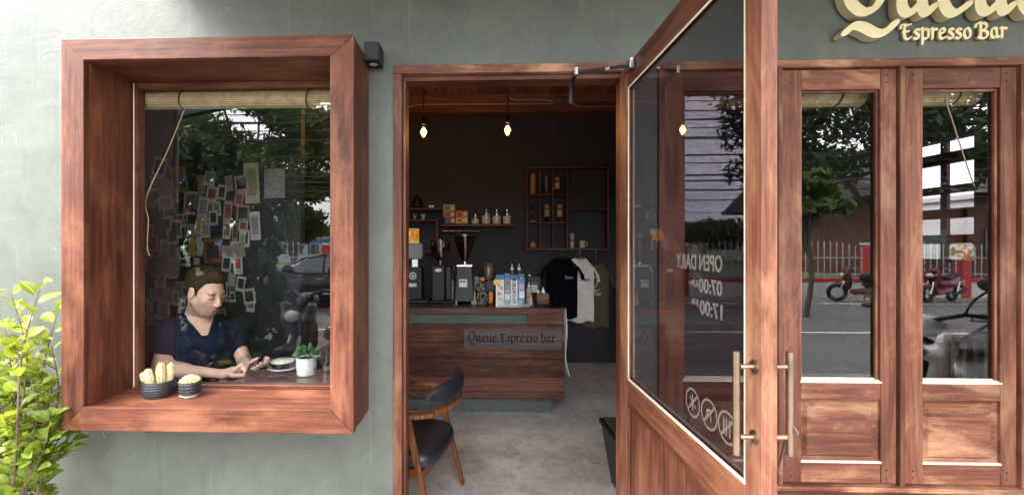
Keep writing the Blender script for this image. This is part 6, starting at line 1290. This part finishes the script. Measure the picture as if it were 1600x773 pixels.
loft([gh(-1.0, .80, .97), gh(-.35, .78, 1.36), gh(.1, .76, 1.46), gh(.7, .76, 1.46), gh(1.2, .76, 1.34), gh(1.75, .78, 1.03)]).obj('cabin', CARP, car, 40)
for s_ in (-1, 1):
    for pts in ([(-.72, 1.0), (-.3, 1.32), (.22, 1.40), (.22, 1.0)], [(.28, 1.0), (.28, 1.40), (.72, 1.40), (1.2, 1.28), (1.35, 1.02)]):
        G().prism(pts, lambda a, b, t: (a, s_ * (.815 - (b - 1.0) * .30 + t), b), 0, .012).obj('side_window', CGL, car)
    for x in (-1.42, 1.38):
        w_ = G().lathe([(.22, -.1), (.31, -.1), (.33, -.06), (.33, .06), (.31, .1), (.22, .1)], (0, 0, 0), 24, caps=False).obj('wheel', TYRE, car, True); w_.matrix_local = Matrix.Translation((x, s_ * .81, .33)) @ Matrix.Rotation(math.pi / 2, 4, 'X')
        G().lathe([(.215, 0), (.2, .02), (.001, .03)], (0, 0, -s_ * .085 if s_ > 0 else .06), 16).obj('rim', RIM, w_, True)
    q = box('mirror', CARP, car, -.68, -.5, s_ * .86, s_ * 1.02, .96, 1.1, .03); box('door_handle', RIM, car, .08, .24, s_ * .893, s_ * .91, .82, .85, .004)
    box('headlight', LAMP, car, -2.17, -1.95, s_ * .52, s_ * .76, .60, .70, .03); box('tail_light', TAILR, car, 2.12, 2.21, s_ * .5, s_ * .76, .72, .86, .02)
G().add([(-.98, -.68, 1.0), (-.98, .68, 1.0), (-.36, .6, 1.375), (-.36, -.6, 1.375)], [(0, 1, 2, 3)]).obj('windscreen', CGL, car)
box('number_plate', PWH, car, -2.225, -2.21, -.2, .2, .42, .54, .003)

# ------------------------------------------------------------------ scooters
def scooter(label, loc, rotz, paint, scale=1.0):
    t = thing('scooter', label, 'scooter', loc, rotz, 'parked scooters'); t.scale = (scale,) * 3     # front at +x
    q = Field(axis(-1.0, .75, .022), axis(-.3, .3, .022), axis(.1, 1.1, .022))
    q.ell((-.42, 0, .55), (.46, .15, .16), I3, .06); q.ell((-.70, 0, .68), (.28, .11, .09), I3, .05); q.cap((-.35, -.05, .36), (.22, -.05, .30), .09, .08, .05); q.cap((-.35, .05, .36), (.22, .05, .30), .09, .08, .05)
    q.cap((.42, .17, .90), (.36, .05, .40), .055, .05, .03); q.cap((.42, -.17, .90), (.36, -.05, .40), .055, .05, .03); q.cap((.44, -.15, .80), (.44, .15, .80), .05, .05, .03); q.ell((.30, 0, .96), (.11, .12, .08), I3, .05); q.ell((.52, 0, .52), (.2, .07, .05), I3, .04)
    link('fairing', q.surface('fairing'), paint, t); G().ball((.33, 0, .62), (.05, .17, .27), 14, 10).obj('inner_shield', BLACK, t, True)
    q = Field(axis(-1.0, .2, .022), axis(-.25, .25, .022), axis(.6, .95, .022)); q.ell((-.32, 0, .75), (.30, .14, .055), I3, .04); q.ell((-.68, 0, .80), (.24, .12, .05), I3, .04); link('seat', q.surface('seat'), LEATHER, t)
    for x in (-.60, .62):
        w_ = G().tube([(.215 * math.cos(a), .215 * math.sin(a), 0) for a in np.linspace(0, 2 * math.pi, 29)], .055, 8, False).obj('wheel', TYRE, t, True); w_.matrix_local = Matrix.Translation((x, 0, .27)) @ Matrix.Rotation(math.pi / 2, 4, 'X')
        r_ = G().lathe([(.17, -.02), (.175, 0), (.17, .02)], (0, 0, 0), 20, caps=False); [r_.tube([(0, 0, 0), (.17 * math.cos(a), .17 * math.sin(a), 0)], .014, 6) for a in np.linspace(0, 2 * math.pi, 7)[:-1]]; r_.obj('rim', RIM, w_, True)
    for s_ in (-1, 1):
        G().tube([(.62, s_ * .07, .27), (.45, s_ * .06, .62)], .02, 8).obj('fork', STEEL, t); G().tube([(.34, s_ * .05, 1.0), (.30, s_ * .2, 1.06), (.24, s_ * .34, 1.05)], .014, 8).obj('handlebar', DARKMETAL, t, True); G().tube([(.26, s_ * .25, 1.055), (.23, s_ * .37, 1.05)], .02, 8).obj('grip', BLACK, t, True)
        G().tube([(.30, s_ * .24, 1.05), (.33, s_ * .23, 1.03), (.27, s_ * .37, 1.03)], .006, 5).obj('brake_lever', STEEL, t)
        G().tube(smooth_path([(.30, s_ * .20, 1.07), (.30, s_ * .24, 1.16), (.27, s_ * .29, 1.22)], 4), .007, 6).obj('mirror_stem', DARKMETAL, t, True)
        mr = G().ball((0, 0, 0), (.022, .075, .05), 14, 8).obj('mirror', BLACK, t, True); mr.location = (.26, s_ * .31, 1.26); fc = G().ball((-.012, 0, 0), (.013, .066, .042), 14, 8).obj('mirror_glass', plain('mirror_face', (.7, .7, .7), .03, 1), mr, True)
        G().ball((.46, s_ * .13, .80), (.03, .035, .02), 10, 6).obj('indicator', plain('amber_lens', (.7, .25, .02), .2), t, True); G().tube([(-.58, s_ * .12, .3), (-.72, s_ * .12, .62)], .022, 8).obj('shock', STEEL, t)
    G().ball((.50, 0, .82), (.05, .085, .06), 14, 8).obj('headlight', LAMP, t, True); G().ball((-.97, 0, .70), (.04, .08, .035), 12, 8).obj('tail_light', TAILR, t, True); G().tube([(-.2, -.16, .26), (-.5, -.18, .28), (-.85, -.19, .38)], [.02, .045, .05], 10).obj('exhaust', DARKMETAL, t, True)
    G().tube([(-.78, .0, .60), (-1.02, 0, .46)], [.05, .07], 8).obj('rear_mudguard', BLACK, t); G().tube([(-.1, .12, .25), (-.14, .26, .01)], .012, 6).obj('side_stand', DARKMETAL, t); box('number_plate', PWH, t, -1.04, -1.03, -.1, .1, .5, .64, .002)
    G().tube([(-.5, .11, .78), (-.85, .11, .86), (-.95, 0, .86), (-.85, -.11, .86), (-.5, -.11, .78)], .012, 6).obj('grab_rail', DARKMETAL, t, True); return t
SR = plain('scooter_maroon', (.17, .02, .03), .25); SW = plain('scooter_white', (.80, .81, .83), .22); SB = plain('scooter_grey', (.07, .068, .07), .25); SG = plain('scooter_rust', (.09, .03, .025), .3)
p = mir(482, 470, 2.4); scooter('dark scooter with round mirrors on the pavement mirrored in the box window', (p.x + .05, -2.78, GZ), math.radians(112), SB, 1.08)
p = mir(1500, 500, .95); scooter('white scooter close by the shop mirrored in the rightmost leaf', (p.x + .30, -1.25, GZ), math.radians(158), SW, 1.08)
p = mir(1345, 430, 10.9); scooter('rusty red scooter by the fence mirrored in the leaf beside the open door', (p.x + .2, -11.0, GZ - .05), math.radians(200), SG)
p = mir(1500, 440, 10.9); scooter('maroon scooter by the fence mirrored in the rightmost leaf', (p.x - .4, -11.0, GZ - .05), math.radians(160), SR)
